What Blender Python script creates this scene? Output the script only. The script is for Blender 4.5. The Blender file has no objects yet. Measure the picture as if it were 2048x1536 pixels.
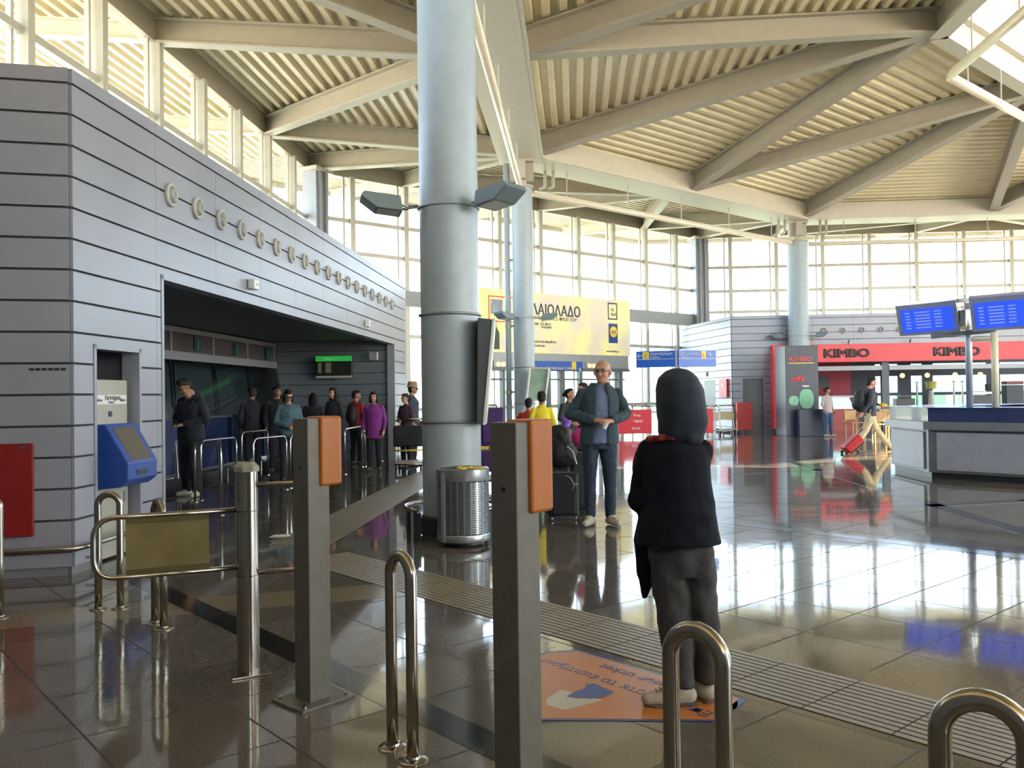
import bpy, bmesh, math, random
from math import sin, cos, pi, radians, sqrt, atan2
from mathutils import Vector, Matrix, noise
random.seed(7)
SC = bpy.context.scene
COL = SC.collection

# ------------------------------------------------------------------ camera
FPX, PITCH, ROLL, EYE = 1728.4, .0138, .0138, 1.45
cd = bpy.data.cameras.new('camera')
cam = bpy.data.objects.new('camera', cd)
COL.objects.link(cam)
cd.sensor_width = 36.0
cd.sensor_fit = 'HORIZONTAL'
cd.lens = 36.0 * FPX / 2048
cd.clip_start = .05
cd.clip_end = 800
_fw = Vector((0, cos(PITCH), sin(PITCH)))
_up = Vector((0, -sin(PITCH), cos(PITCH)))
_rt = Vector((1, 0, 0))
# the frame leans: the top of every upright goes a little to the left
cr, sr = cos(ROLL), sin(ROLL)
_r2 = _rt * cr + _up * (-sr)
_u2 = _rt * sr + _up * cr
cam.matrix_world = Matrix(((_r2.x, _u2.x, -_fw.x, 0), (_r2.y, _u2.y, -_fw.y, 0), (_r2.z, _u2.z, -_fw.z, EYE), (0, 0, 0, 1)))
SC.camera = cam

# ------------------------------------------------------------------ light
SUN_DIR = Vector((.77, -.64, .675)).normalized()      # towards the sun
wd = bpy.data.worlds.new('world')
SC.world = wd
wd.use_nodes = True
nt = wd.node_tree
bg = nt.nodes['Background']
sky = nt.nodes.new('ShaderNodeTexSky')
sky.sky_type = 'NISHITA'
sky.sun_disc = False
sky.sun_elevation = math.asin(SUN_DIR.z)
sky.sun_rotation = atan2(SUN_DIR.x, SUN_DIR.y)
sky.air_density = 1.3
sky.dust_density = 1.0
sky.ozone_density = 1.5
hz = nt.nodes.new('ShaderNodeMix')            # thin bright cloud over the clear sky
hz.data_type = 'RGBA'
hz.inputs[0].default_value = .55
nt.links.new(sky.outputs[0], hz.inputs[6])
hz.inputs[7].default_value = (4.7, 6.0, 7.6, 1)
nt.links.new(hz.outputs[2], bg.inputs[0])
bg.inputs[1].default_value = .42
sl = bpy.data.lights.new('sun', 'SUN')
sl.energy = 11.0
sl.angle = .009
sl.color = (1, .86, .62)
so = bpy.data.objects.new('sun', sl)
COL.objects.link(so)
so.rotation_euler = SUN_DIR.to_track_quat('Z', 'Y').to_euler()
so.location = (30, -25, 40)

SC.view_settings.view_transform = 'Standard'
SC.view_settings.look = 'None'
SC.view_settings.gamma = 1
SC.view_settings.exposure = 1.9
SC.view_settings.use_curve_mapping = False


# ------------------------------------------------------------------ survey helpers
def ray(x, y):
    U, V = x - 1024, 768 - y
    u = U * cr + V * sr
    v = -U * sr + V * cr
    return _rt * u + _up * v + _fw * FPX


def G(x, y, z=0.0):
    d = ray(x, y)
    t = (z - EYE) / d.z
    return Vector((d.x * t, d.y * t, z))


def D(x, y, Y):
    d = ray(x, y)
    t = Y / d.y
    return Vector((d.x * t, Y, EYE + d.z * t))


# ------------------------------------------------------------------ materials
MATS = {}


def mat(name, col, rough=.5, metal=0.0, var=.06, scale=6.0, bump=0.0, coat=0.0, emit=None, es=1.0, spec=.5, sheen=0.0, alpha=1.0, stretch=None):
    if name in MATS:
        return MATS[name]
    m = bpy.data.materials.new(name)
    m.use_nodes = True
    t = m.node_tree
    b = t.nodes['Principled BSDF']
    b.inputs['Roughness'].default_value = rough
    b.inputs['Metallic'].default_value = metal
    b.inputs['Specular IOR Level'].default_value = spec
    b.inputs['Coat Weight'].default_value = coat
    b.inputs['Sheen Weight'].default_value = sheen
    tc = t.nodes.new('ShaderNodeTexCoord')
    nz = t.nodes.new('ShaderNodeTexNoise')
    nz.inputs['Scale'].default_value = scale
    nz.inputs['Detail'].default_value = 5
    src = tc.outputs['Object']
    if stretch:
        mp = t.nodes.new('ShaderNodeMapping')
        mp.inputs['Scale'].default_value = stretch
        t.links.new(src, mp.inputs[0])
        src = mp.outputs[0]
    t.links.new(src, nz.inputs['Vector'])
    rp = t.nodes.new('ShaderNodeValToRGB')
    c = Vector(col[:3])
    a = c * (1 - var)
    d = c * (1 + var)
    rp.color_ramp.elements[0].position = .3
    rp.color_ramp.elements[1].position = .7
    rp.color_ramp.elements[0].color = (a.x, a.y, a.z, 1)
    rp.color_ramp.elements[1].color = (min(d.x, 1), min(d.y, 1), min(d.z, 1), 1)
    t.links.new(nz.outputs[0], rp.inputs[0])
    t.links.new(rp.outputs[0], b.inputs['Base Color'])
    if bump:
        bp = t.nodes.new('ShaderNodeBump')
        bp.inputs['Strength'].default_value = bump
        bp.inputs['Distance'].default_value = .01
        t.links.new(nz.outputs[0], bp.inputs['Height'])
        t.links.new(bp.outputs[0], b.inputs['Normal'])
    if emit:
        b.inputs['Emission Color'].default_value = (*emit, 1)
        b.inputs['Emission Strength'].default_value = es
    MATS[name] = m
    return m


def glass_mat(name, tint, refl=.06, rough=.0):
    m = bpy.data.materials.new(name)
    m.use_nodes = True
    t = m.node_tree
    t.nodes.remove(t.nodes['Principled BSDF'])
    out = t.nodes['Material Output']
    tr = t.nodes.new('ShaderNodeBsdfTransparent')
    tr.inputs[0].default_value = (*tint, 1)
    gl = t.nodes.new('ShaderNodeBsdfGlossy')
    gl.inputs['Roughness'].default_value = rough
    lw = t.nodes.new('ShaderNodeLayerWeight')
    lw.inputs[0].default_value = .5
    pw = t.nodes.new('ShaderNodeMath')
    pw.operation = 'POWER'
    pw.inputs[1].default_value = 5
    t.links.new(lw.outputs['Facing'], pw.inputs[0])
    fr = t.nodes.new('ShaderNodeMath')
    fr.operation = 'MULTIPLY_ADD'
    fr.inputs[1].default_value = .9
    fr.inputs[2].default_value = refl
    t.links.new(pw.outputs[0], fr.inputs[0])
    mx = t.nodes.new('ShaderNodeMixShader')
    t.links.new(fr.outputs[0], mx.inputs[0])
    t.links.new(tr.outputs[0], mx.inputs[1])
    t.links.new(gl.outputs[0], mx.inputs[2])
    t.links.new(mx.outputs[0], out.inputs[0])
    MATS[name] = m
    return m


def floor_mat():
    m = bpy.data.materials.new('polished_granite')
    m.use_nodes = True
    t = m.node_tree
    b = t.nodes['Principled BSDF']
    L = t.links.new
    tc = t.nodes.new('ShaderNodeTexCoord')
    mp = t.nodes.new('ShaderNodeMapping')
    mp.inputs['Rotation'].default_value = (0, 0, -atan2(-.757, .653))
    mp.inputs['Location'].default_value = (.0, -.0, 0)
    L(tc.outputs['Object'], mp.inputs[0])
    sp = t.nodes.new('ShaderNodeSeparateXYZ')
    L(mp.outputs[0], sp.inputs[0])

    def M(op, a, bb=None, c=None):
        n = t.nodes.new('ShaderNodeMath')
        n.operation = op
        for i, v in enumerate((a, bb, c)):
            if v is None:
                continue
            if isinstance(v, (int, float)):
                n.inputs[i].default_value = v
            else:
                L(v, n.inputs[i])
        return n.outputs[0]
    T = .62
    u = M('DIVIDE', M('ADD', sp.outputs[0], 40 * T + .35), T)
    v = M('DIVIDE', M('ADD', sp.outputs[1], 40 * T - 4.14 + 7 * T), T)
    fu, fv = M('FRACT', u), M('FRACT', v)
    eu = M('MINIMUM', fu, M('SUBTRACT', 1, fu))
    ev = M('MINIMUM', fv, M('SUBTRACT', 1, fv))
    e = M('MINIMUM', eu, ev)
    joint = M('LESS_THAN', e, .0085)
    cb = t.nodes.new('ShaderNodeCombineXYZ')
    L(M('FLOOR', u), cb.inputs[0])
    L(M('FLOOR', v), cb.inputs[1])
    wn = t.nodes.new('ShaderNodeTexWhiteNoise')
    L(cb.outputs[0], wn.inputs['Vector'])
    nz = t.nodes.new('ShaderNodeTexNoise')
    nz.inputs['Scale'].default_value = 90
    nz.inputs['Detail'].default_value = 6
    L(tc.outputs['Object'], nz.inputs['Vector'])
    rp = t.nodes.new('ShaderNodeValToRGB')
    rp.color_ramp.elements[0].position = .38
    rp.color_ramp.elements[1].position = .62
    rp.color_ramp.elements[0].color = (.128, .115, .101, 1)
    rp.color_ramp.elements[1].color = (.188, .173, .155, 1)
    L(nz.outputs[0], rp.inputs[0])
    hs = t.nodes.new('ShaderNodeHueSaturation')
    L(rp.outputs[0], hs.inputs['Color'])
    L(M('ADD', M('MULTIPLY', wn.outputs[0], .22), .89), hs.inputs['Value'])
    mx = t.nodes.new('ShaderNodeMix')
    mx.data_type = 'RGBA'
    L(joint, mx.inputs[0])
    L(hs.outputs[0], mx.inputs[6])
    mx.inputs[7].default_value = (.03, .027, .024, 1)
    L(mx.outputs[2], b.inputs['Base Color'])
    n2 = t.nodes.new('ShaderNodeTexNoise')
    n2.inputs['Scale'].default_value = 3.0
    L(tc.outputs['Object'], n2.inputs['Vector'])
    L(M('ADD', M('MULTIPLY', joint, .6), M('ADD', M('MULTIPLY', n2.outputs[0], .06), .035)), b.inputs['Roughness'])
    bp = t.nodes.new('ShaderNodeBump')
    bp.inputs['Strength'].default_value = .5
    bp.inputs['Distance'].default_value = .0015
    n3 = t.nodes.new('ShaderNodeTexNoise')
    n3.inputs['Scale'].default_value = 2.2
    n3.inputs['Detail'].default_value = 2
    L(tc.outputs['Object'], n3.inputs['Vector'])
    L(M('ADD', n3.outputs[0], M('MULTIPLY', joint, -.5)), bp.inputs['Height'])
    L(bp.outputs[0], b.inputs['Normal'])
    b.inputs['Specular IOR Level'].default_value = .7
    L(M('MULTIPLY_ADD', joint, -.22, .22), b.inputs['Coat Weight'])
    b.inputs['Coat Roughness'].default_value = .03
    MATS['floor'] = m
    return m


# ------------------------------------------------------------------ mesh builder
class MB:
    def __init__(s):
        s.v, s.f = [], []

    def add(s, vs, fs):
        o = len(s.v)
        s.v += [Vector(p) for p in vs]
        s.f += [tuple(o + i for i in q) for q in fs]
        return s

    def hexa(s, P):          # 4 bottom, 4 top, both anticlockwise from above
        return s.add(P, [(3, 2, 1, 0), (4, 5, 6, 7), (0, 1, 5, 4), (1, 2, 6, 5), (2, 3, 7, 6), (3, 0, 4, 7)])

    def box(s, c, d, rz=0.0, M=None):
        P = [Vector((x * d[0] / 2, y * d[1] / 2, z * d[2] / 2)) for z in (-1, 1) for x, y in ((-1, -1), (1, -1), (1, 1), (-1, 1))]
        R = M if M is not None else Matrix.Rotation(rz, 3, 'Z')
        c = Vector(c)
        return s.hexa([R @ p + c for p in P])

    def prism(s, poly, z0, z1):
        n = len(poly)
        ar = sum(poly[i][0] * poly[(i + 1) % n][1] - poly[(i + 1) % n][0] * poly[i][1] for i in range(n))
        if ar < 0:
            poly = poly[::-1]
        vs = [(p[0], p[1], z0) for p in poly] + [(p[0], p[1], z1) for p in poly]
        fs = [tuple(range(n))[::-1], tuple(range(n, 2 * n))] + [(i, (i + 1) % n, n + (i + 1) % n, n + i) for i in range(n)]
        return s.add(vs, fs)

    def wall(s, p0, p1, th, z0, z1, off=0.0):     # slab; thickness grows to the left of p0->p1
        a, b = Vector(p0[:2]), Vector(p1[:2])
        d = (b - a).normalized()
        n = Vector((-d.y, d.x))
        q = [a + n * off, b + n * off, b + n * (off + th), a + n * (off + th)]
        return s.prism([tuple(x) for x in q], z0, z1)

    def beam(s, p, q, w, h, drop=0.0):            # rectangular bar, top edge along p-q when drop=0 means centred
        p, q = Vector(p), Vector(q)
        d = (q - p).normalized()
        sd = d.cross(Vector((0, 0, 1)))
        if sd.length < 1e-4:
            sd = Vector((1, 0, 0))
        sd.normalize()
        up = sd.cross(d).normalized()
        P = []
        for k in (-1, 1):
            for e, f in ((p, -1), (p, 1), (q, 1), (q, -1)):
                P.append(e + sd * (f * w / 2) + up * (k * h / 2 + drop))
        return s.hexa(P)

    def ibeam(s, p, q, w, h, tf=.035, tw=.03):    # p, q on the underside
        s.beam(p, q, w, tf, tf / 2)
        s.beam(p, q, w, tf, h - tf / 2)
        s.beam(p, q, tw, h - 2 * tf, h / 2)
        return s

    def cyl(s, c, r, z0, z1, n=24, r1=None):
        r1 = r if r1 is None else r1
        vs = [(c[0] + r * cos(2 * pi * i / n), c[1] + r * sin(2 * pi * i / n), z0) for i in range(n)]
        vs += [(c[0] + r1 * cos(2 * pi * i / n), c[1] + r1 * sin(2 * pi * i / n), z1) for i in range(n)]
        return s.add(vs, [tuple(range(n))[::-1], tuple(range(n, 2 * n))] + [(i, (i + 1) % n, n + (i + 1) % n, n + i) for i in range(n)])

    def lathe(s, prof, M, n=24, close=True):      # prof [(r, h)], M 4x4 maps local z axis
        o = []
        for r, h in prof:
            o += [M @ Vector((r * cos(2 * pi * i / n), r * sin(2 * pi * i / n), h)) for i in range(n)]
        fs = []
        for k in range(len(prof) - 1):
            fs += [(k * n + i, k * n + (i + 1) % n, (k + 1) * n + (i + 1) % n, (k + 1) * n + i) for i in range(n)]
        if close:
            fs += [tuple(range(n))[::-1], tuple(range((len(prof) - 1) * n, len(prof) * n))]
        return s.add(o, fs)

    def tube(s, pts, r, n=10, closed=False, rr=None):
        pts = [Vector(p) for p in pts]
        m = len(pts)
        T = []
        for i in range(m):
            if closed:
                t = pts[(i + 1) % m] - pts[i - 1]
            else:
                t = pts[min(i + 1, m - 1)] - pts[max(i - 1, 0)]
            T.append(t.normalized())
        a = Vector((0, 0, 1))
        if abs(T[0].dot(a)) > .9:
            a = Vector((1, 0, 0))
        nrm = (a - T[0] * a.dot(T[0])).normalized()
        vs = []
        for i in range(m):
            nrm = (nrm - T[i] * nrm.dot(T[i])).normalized()
            b = T[i].cross(nrm)
            ri = rr[i] if rr else r
            vs += [pts[i] + (nrm * cos(2 * pi * j / n) + b * sin(2 * pi * j / n)) * ri for j in range(n)]
        fs = []
        for i in range(m if closed else m - 1):
            k = (i + 1) % m
            fs += [(i * n + j, i * n + (j + 1) % n, k * n + (j + 1) % n, k * n + j) for j in range(n)]
        if not closed:
            fs += [tuple(range(n))[::-1], tuple(range((m - 1) * n, m * n))]
        return s.add(vs, fs)

    def cone(s, p, q, r1, r2, n=12):              # tapered capsule
        p, q = Vector(p), Vector(q)
        d = q - p
        L = d.length
        if L < 1e-6:
            return s.ell(p, (r1, r1, r1))
        d.normalize()
        pts, rr = [], []
        for k in range(5):
            a = -pi / 2 + k * pi / 8 + .08
            pts.append(p + d * (r1 * sin(a)))
            rr.append(max(r1 * cos(a), .0008))
        for k in range(5):
            a = k * pi / 8 - (.08 if k == 4 else 0)
            pts.append(q + d * (r2 * sin(a)))
            rr.append(max(r2 * cos(a), .0008))
        return s.tube(pts, 0, n, rr=rr)

    def ell(s, c, r, R=None, n=16, m=9):
        c = Vector(c)
        R = R or Matrix.Identity(3)
        vs = []
        for k in range(m):
            a = -pi / 2 + (k + .5) * pi / m
            for i in range(n):
                vs.append(R @ Vector((r[0] * cos(a) * cos(2 * pi * i / n), r[1] * cos(a) * sin(2 * pi * i / n), r[2] * sin(a))) + c)
        fs = [(k * n + i, k * n + (i + 1) % n, (k + 1) * n + (i + 1) % n, (k + 1) * n + i) for k in range(m - 1) for i in range(n)]
        fs += [tuple(range(n))[::-1], tuple(range((m - 1) * n, m * n))]
        return s.add(vs, fs)

    def loft(s, rings, n=22, p=1.0):              # rings (x, y, z, rx, ry[, tilt])
        vs = []
        for g in rings:
            for i in range(n):
                a = 2 * pi * i / n
                ca, sa = cos(a), sin(a)
                ca = abs(ca) ** p * (1 if ca > 0 else -1)
                sa = abs(sa) ** p * (1 if sa > 0 else -1)
                tz = g[5] * ca * g[3] if len(g) > 5 else 0
                vs.append((g[0] + g[3] * ca, g[1] + g[4] * sa, g[2] + tz))
        m = len(rings)
        fs = [(k * n + i, k * n + (i + 1) % n, (k + 1) * n + (i + 1) % n, (k + 1) * n + i) for k in range(m - 1) for i in range(n)]
        if rings[0][2] > rings[-1][2]:
            fs = [f[::-1] for f in fs]
            fs += [tuple(range(n)), tuple(range((m - 1) * n, m * n))[::-1]]
        else:
            fs += [tuple(range(n))[::-1], tuple(range((m - 1) * n, m * n))]
        return s.add(vs, fs)

    def build(s, name, m, parent=None, smooth=False, local=False, bevel=0.0, auto=False):
        me = bpy.data.meshes.new(name)
        W = WM.get(parent.name) if parent is not None else None
        vs = s.v
        if W is not None and not local:
            Wi = W.inverted()
            vs = [Wi @ v for v in vs]
        me.from_pydata([tuple(v) for v in vs], [], s.f)
        me.materials.append(m)
        if smooth:
            me.polygons.foreach_set('use_smooth', [True] * len(me.polygons))
        if auto:
            me.polygons.foreach_set('use_smooth', [True] * len(me.polygons))
            me.set_sharp_from_angle(angle=radians(40))
        o = bpy.data.objects.new(name, me)
        COL.objects.link(o)
        if parent is not None:
            o.parent = parent
            WM[o.name] = W
        else:
            WM[o.name] = Matrix.Identity(4)
        if bevel:
            b = o.modifiers.new('bevel', 'BEVEL')
            b.width = bevel
            b.segments = 2
            b.limit_method = 'ANGLE'
        return o


WM = {}


def tag(o, label=None, cat=None, group=None, kind=None):
    if label:
        o['label'] = label
    if cat:
        o['category'] = cat
    if group:
        o['group'] = group
    if kind:
        o['kind'] = kind
    return o


def thing(name, label, cat, loc=(0, 0, 0), rz=0.0, group=None, scale=1.0):
    o = bpy.data.objects.new(name, None)
    o.empty_display_size = .1
    COL.objects.link(o)
    o.location = loc
    o.rotation_euler = (0, 0, rz)
    o.scale = (scale,) * 3
    WM[o.name] = Matrix.Translation(loc) @ Matrix.Rotation(rz, 4, 'Z') @ Matrix.Scale(scale, 4)
    return tag(o, label, cat, group)


def struct(name):
    o = bpy.data.objects.new(name, None)
    o.empty_display_size = .1
    COL.objects.link(o)
    WM[o.name] = Matrix.Identity(4)
    o['kind'] = 'structure'
    return o


def copy_tree(o, loc, rz, label, parent=None):
    c = o.copy()
    COL.objects.link(c)
    if parent is not None:
        c.parent = parent
    else:
        c.location = loc
        c.rotation_euler = (0, 0, rz)
        c['label'] = label
        WM[c.name] = Matrix.Translation(loc) @ Matrix.Rotation(rz, 4, 'Z')
    for ch in list(o.children):
        copy_tree(ch, None, None, None, c)
    return c


def text(name, body, size, org, xdir, ydir, m, parent, ext=.004, align='LEFT', sx=1.0, bold=0.0):
    cu = bpy.data.curves.new(name, 'FONT')
    cu.body = body
    cu.size = size
    cu.align_x = align
    cu.extrude = ext / 2
    cu.bevel_depth = bold
    cu.bevel_resolution = 0
    cu.resolution_u = 3
    tmp = bpy.data.objects.new(name, cu)
    COL.objects.link(tmp)
    bpy.context.view_layer.update()
    me = bpy.data.meshes.new_from_object(tmp.evaluated_get(bpy.context.evaluated_depsgraph_get()))
    bpy.data.objects.remove(tmp)
    x = Vector(xdir).normalized()
    y = Vector(ydir)
    y = (y - x * y.dot(x)).normalized()
    z = x.cross(y)
    Mx = Matrix(((x.x * sx, y.x, z.x, org[0]), (x.y * sx, y.y, z.y, org[1]), (x.z * sx, y.z, z.z, org[2]), (0, 0, 0, 1)))
    W = WM.get(parent.name) if parent is not None else None
    if W is not None:
        Mx = W.inverted() @ Mx
    me.transform(Mx)
    me.materials.clear()
    me.materials.append(m)
    o = bpy.data.objects.new(name, me)
    COL.objects.link(o)
    if parent is not None:
        o.parent = parent
        WM[o.name] = W
    return o


ORD = ['nearest', 'second', 'third', 'fourth', 'fifth', 'sixth', 'seventh', 'eighth', 'ninth', 'tenth', 'eleventh', 'twelfth',
       'thirteenth', 'fourteenth', 'fifteenth', 'sixteenth', 'seventeenth', 'eighteenth', 'nineteenth', 'twentieth']

# ------------------------------------------------------------------ palette
m_floor = floor_mat()
m_clad = mat('grey_cladding', (.32, .33, .385), .35, .15, var=.05, scale=1.2)
m_cladback = mat('cladding_gap', (.05, .05, .055), .8)
m_trimw = mat('pale_metal_trim', (.62, .63, .64), .35, .3)
m_column = mat('blue_grey_paint', (.37, .44, .485), .38, .0, var=.05, scale=9, bump=.02)
m_steel = mat('painted_roof_steel', (.46, .42, .35), .5, 0, var=.05)
m_deck = mat('corrugated_decking', (.96, .86, .60), .38, 0, var=.05, scale=3)  # inner sheets brightened in colour to stand for stronger light
m_soffit = mat('outer_decking_dimmed', (.58, .50, .34), .42, 0, var=.05, scale=3)  # same decking, darkened in colour to stand for weaker light
m_steel2 = mat('outer_rafter_dimmed', (.36, .32, .25), .5, 0, var=.05)  # roof steel again, dimmer light put into its colour
m_ring = mat('box_beam_paint', (.62, .58, .50), .45, 0, var=.04)
m_mull = mat('mullion_aluminium', (.50, .48, .42), .4, .2)
m_glass = glass_mat('window_glass', (.95, .95, .95))
m_glassdark = glass_mat('counter_glass', (.35, .42, .42))
m_inox = mat('brushed_stainless', (.40, .365, .31), .2, 1.0, var=.08, scale=30, stretch=(1, 1, .05))
m_chrome = mat('dull_chrome', (.55, .55, .55), .2, 1.0)
m_post = mat('grey_post_paint', (.155, .15, .13), .42, 0, var=.12, scale=14)
m_orange = mat('orange_plastic', (.46, .135, .012), .38, 0, var=.05, scale=8)
m_black = mat('black_plastic', (.02, .02, .022), .4)
m_dark = mat('dark_interior_panel', (.07, .08, .10), .5)
m_white = mat('white_plastic', (.75, .75, .73), .4)
m_paper = mat('white_paper', (.8, .8, .78), .7)
m_red = mat('signal_red', (.24, .008, .010), .4)
m_redk = mat('shop_red', (.88, .07, .09), .4)
m_blue = mat('sign_blue', (.02, .10, .45), .4)
m_yel = mat('sign_yellow', (.85, .62, .08), .45)
m_navy = mat('navy_counter', (.03, .05, .15), .3, coat=.3)
m_lamp = mat('white_reflector', (.85, .85, .8), .3)

# ------------------------------------------------------------------ hall plan: octagon of columns
CX, CY, RR, TH = 15.6437, 14.5292, 17.1558, -2.8226
KO, KL, KE = 1.4125, .435, 1.73


def oc(i, k=1.0):
    a = TH - i * pi / 4
    return Vector((CX + k * RR * cos(a), CY + k * RR * sin(a)))


def lerp(a, b, t):
    return a + (b - a) * t


def zk(k):               # deck underside height over the plan
    if k <= 1:
        return lerp(9.38, 8.10, (k - KL) / (1 - KL))
    if k <= KO:
        return lerp(8.10, 8.68, (k - 1) / (KO - 1))
    return lerp(8.68, 9.05, (k - KO) / (KE - KO))


def P3(v, z):
    return Vector((v.x, v.y, z))


# ------------------------------------------------------------------ floor
fl = MB()
fl.prism([tuple(oc(i, KO + .02)) for i in range(8)], -.2, 0.0)
FLOOR = tag(fl.build('floor', m_floor), kind='structure')
e1 = Vector((.653, -.757)).normalized()
e2 = Vector((.757, .653)).normalized()
sdir = (oc(1) - oc(0)).normalized()
ndir = Vector((sdir.y, -sdir.x))
m_tact = mat('tactile_stone', (.29, .26, .20), .4, var=.12, scale=40)
m_groove = mat('groove_dark_base', (.04, .036, .03), .8)  # dark base colour showing between the tactile ribs
m_band = mat('black_granite_band', (.018, .018, .02), .1, var=.2, scale=60, coat=.3)
m_beige = mat('beige_granite', (.25, .215, .155), .12, var=.12, scale=60, coat=.2)


def uv2(o, a, b, u, v):
    return o + a * u + b * v


def strip(name, o, a, b, u0, u1, v0, v1, m, z=.0015, par=FLOOR):
    s = MB()
    s.prism([tuple(uv2(o, a, b, u, v)) for u, v in ((u0, v0), (u1, v0), (u1, v1), (u0, v1))], -.05, z)
    return s.build(name, m, par)


O2 = Vector((0, 0))


def tactile(o, a, b, u0, u1, v0, v1, n=11, seg=.42):
    base = strip('tactile_base', o, a, b, u0, u1, v0, v1, m_groove, .001)
    s = MB()
    w = (v1 - v0) / n
    u = u0
    while u < u1 - .05:
        ue = min(u + seg, u1)
        for k in range(n):
            s.prism([tuple(uv2(o, a, b, p, q)) for p, q in ((u + .004, v0 + k * w + w * .13), (ue - .004, v0 + k * w + w * .13), (ue - .004, v0 + (k + 1) * w - w * .13), (u + .004, v0 + (k + 1) * w - w * .13))], 0, .004)
        u += seg
    r = s.build('tactile_ribs', m_tact, FLOOR)
    r['kind'] = 'stuff'


tactile(O2, e1, e2, -7.2, 2.6, 3.58, 4.14)
tactile(O2, sdir, ndir, 8.4, 22.5, -3.08, -2.44, n=12)
strip('dark_band', O2, e1, e2, -8.4, 4.0, 2.19, 2.37, m_band)
# pale band running left from the meeting of the tactile strips
strip('beige_band', Vector((-.95, 6.78)), Vector((-.957, -.29)).normalized(), Vector((.29, -.957)).normalized(), 0, 3.6, 0, .48, m_beige, .001)
# far bands
for p, q, w in (((5.78, 18.22), (5.16, 8.6), .22), ((2.68, 10.28), (9.6, 11.9), .2), ((2.2, 14.95), (6.6, 16.35), .16), ((5.7, 18.4), (9.5, 20.2), .16), ((2.2, 9.9), (6.4, 5.3), .2),
                ((1.9, 18.0), (8.6, 19.9), .14), ((1.2, 12.2), (4.6, 10.9), .16), ((6.6, 11.2), (10.4, 14.6), .18)):
    p, q = Vector(p), Vector(q)
    d = (q - p)
    strip('dark_band', p, d.normalized(), Vector((-d.y, d.x)).normalized(), 0, d.length, -w / 2, w / 2, m_band, .0012)

# ------------------------------------------------------------------ outside
g = MB()
g.add([(-300, -250, -.25), (300, -250, -.25), (300, 330, -.25), (-300, 330, -.25)], [(0, 1, 2, 3)])
m_conc = mat('sunlit_concrete', (.86, .74, .52), .8, var=.06, scale=.3)
m_grass = mat('far_grass', (.24, .36, .15), .9, var=.15, scale=.2)
tag(g.build('ground', m_conc), 'pale sunlit paving outside all round the hall', 'paving')['kind'] = 'structure'
g = MB()
g.prism([(-200, 62), (300, 58), (300, 320), (-200, 320)], -.3, -.12)
gr = tag(g.build('grass_field', m_grass), 'flat green field seen through the coffee shop back windows', 'field', kind='stuff')


# ------------------------------------------------------------------ cladding
def clad(root, p0, p1, z0, z1, openings=(), th=.05, zb=.212, bh=.262, gap=.02, side=1, joints=1.45, back=True, name='cladding'):
    """boards along p0->p1 facing the right of the direction when side=1"""
    a, b = Vector(p0), Vector(p1)
    L = (b - a).length
    d = (b - a).normalized()
    n = Vector((d.y, -d.x)) * side
    s = MB()
    bk = MB()

    def slab(mb, u0, u1, zz0, zz1, n0, n1):
        if u1 - u0 < .01 or zz1 - zz0 < .004:
            return
        q = [a + d * u0 + n * n0, a + d * u1 + n * n0, a + d * u1 + n * n1, a + d * u0 + n * n1]
        mb.prism([tuple(x) for x in q], zz0, zz1)

    def cut(zz0, zz1):
        iv = [(0, L)]
        for (o0, o1, q0, q1) in openings:
            if zz0 < q1 - .001 and zz1 > q0 + .001:
                nv = []
                for i0, i1 in iv:
                    if o1 <= i0 or o0 >= i1:
                        nv.append((i0, i1))
                    else:
                        if o0 > i0:
                            nv.append((i0, o0))
                        if o1 < i1:
                            nv.append((o1, i1))
                iv = nv
        return iv
    zs = [z0]
    k = zb
    while k < z1 - .01:
        if k > z0 + .01:
            zs.append(k)
        k += bh
    zs.append(z1)
    for r in range(len(zs) - 1):
        za, ze = zs[r], zs[r + 1]
        # split a row where an opening's head falls inside it
        cuts = sorted({za, ze} | {q for o in openings for q in (o[2], o[3]) if za + .001 < q < ze - .001})
        for c in range(len(cuts) - 1):
            ca, ce = cuts[c], cuts[c + 1]
            top = ce - (gap if ce == ze and r < len(zs) - 2 else 0)
            for i0, i1 in cut(ca, ce):
                j = i0
                m = int((i0 + .001) / joints + 1)
                while j < i1 - .001:
                    je = min(m * joints, i1)
                    m += 1
                    if je - j < .02:
                        continue
                    slab(s, j + .0025, je - .0025, ca, top, 0, th * .55)
                    # rolled lower lip of each board
                    j = je
    o = s.build(name, m_clad, root)
    if back:
        zz = sorted({z0, z1} | {q for o_ in openings for q in (max(o_[2], z0), min(o_[3], z1))})
        for r in range(len(zz) - 1):
            for i0, i1 in cut(zz[r], zz[r + 1]):
                slab(bk, i0, i1, zz[r], zz[r + 1], -.10, 0)
        bk.build('backing', m_cladback, root)
    return o


def LX(Y):
    return -4.24 + .074 * Y


ZT = 4.26
WL = struct('wall_left')
cnr = Vector((LX(7.25), 7.25))
farc = Vector((LX(21.5), 21.5))
ld = (farc - cnr).normalized()
ln = Vector((ld.y, -ld.x))


def lu(Y):
    return (Y - 7.25) / ld.y


def lp(Y, off=0.0, z=0.0):
    p = cnr + ld * lu(Y) + ln * off
    return Vector((p.x, p.y, z))


OPEN = (lu(8.79), lu(20.12), 0, 2.74)
NICHE = (lu(7.55), lu(8.37), 0, 1.955)
clad(WL, cnr, farc, .08, ZT, [OPEN, NICHE])
fdir = Vector((-.97, -.243)).normalized()
clad(WL, cnr + fdir * 3.9, cnr, .08, ZT, name='front_cladding')
clad(WL, farc, farc + Vector((-4.2, .31)), .08, ZT, name='end_cladding')
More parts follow.
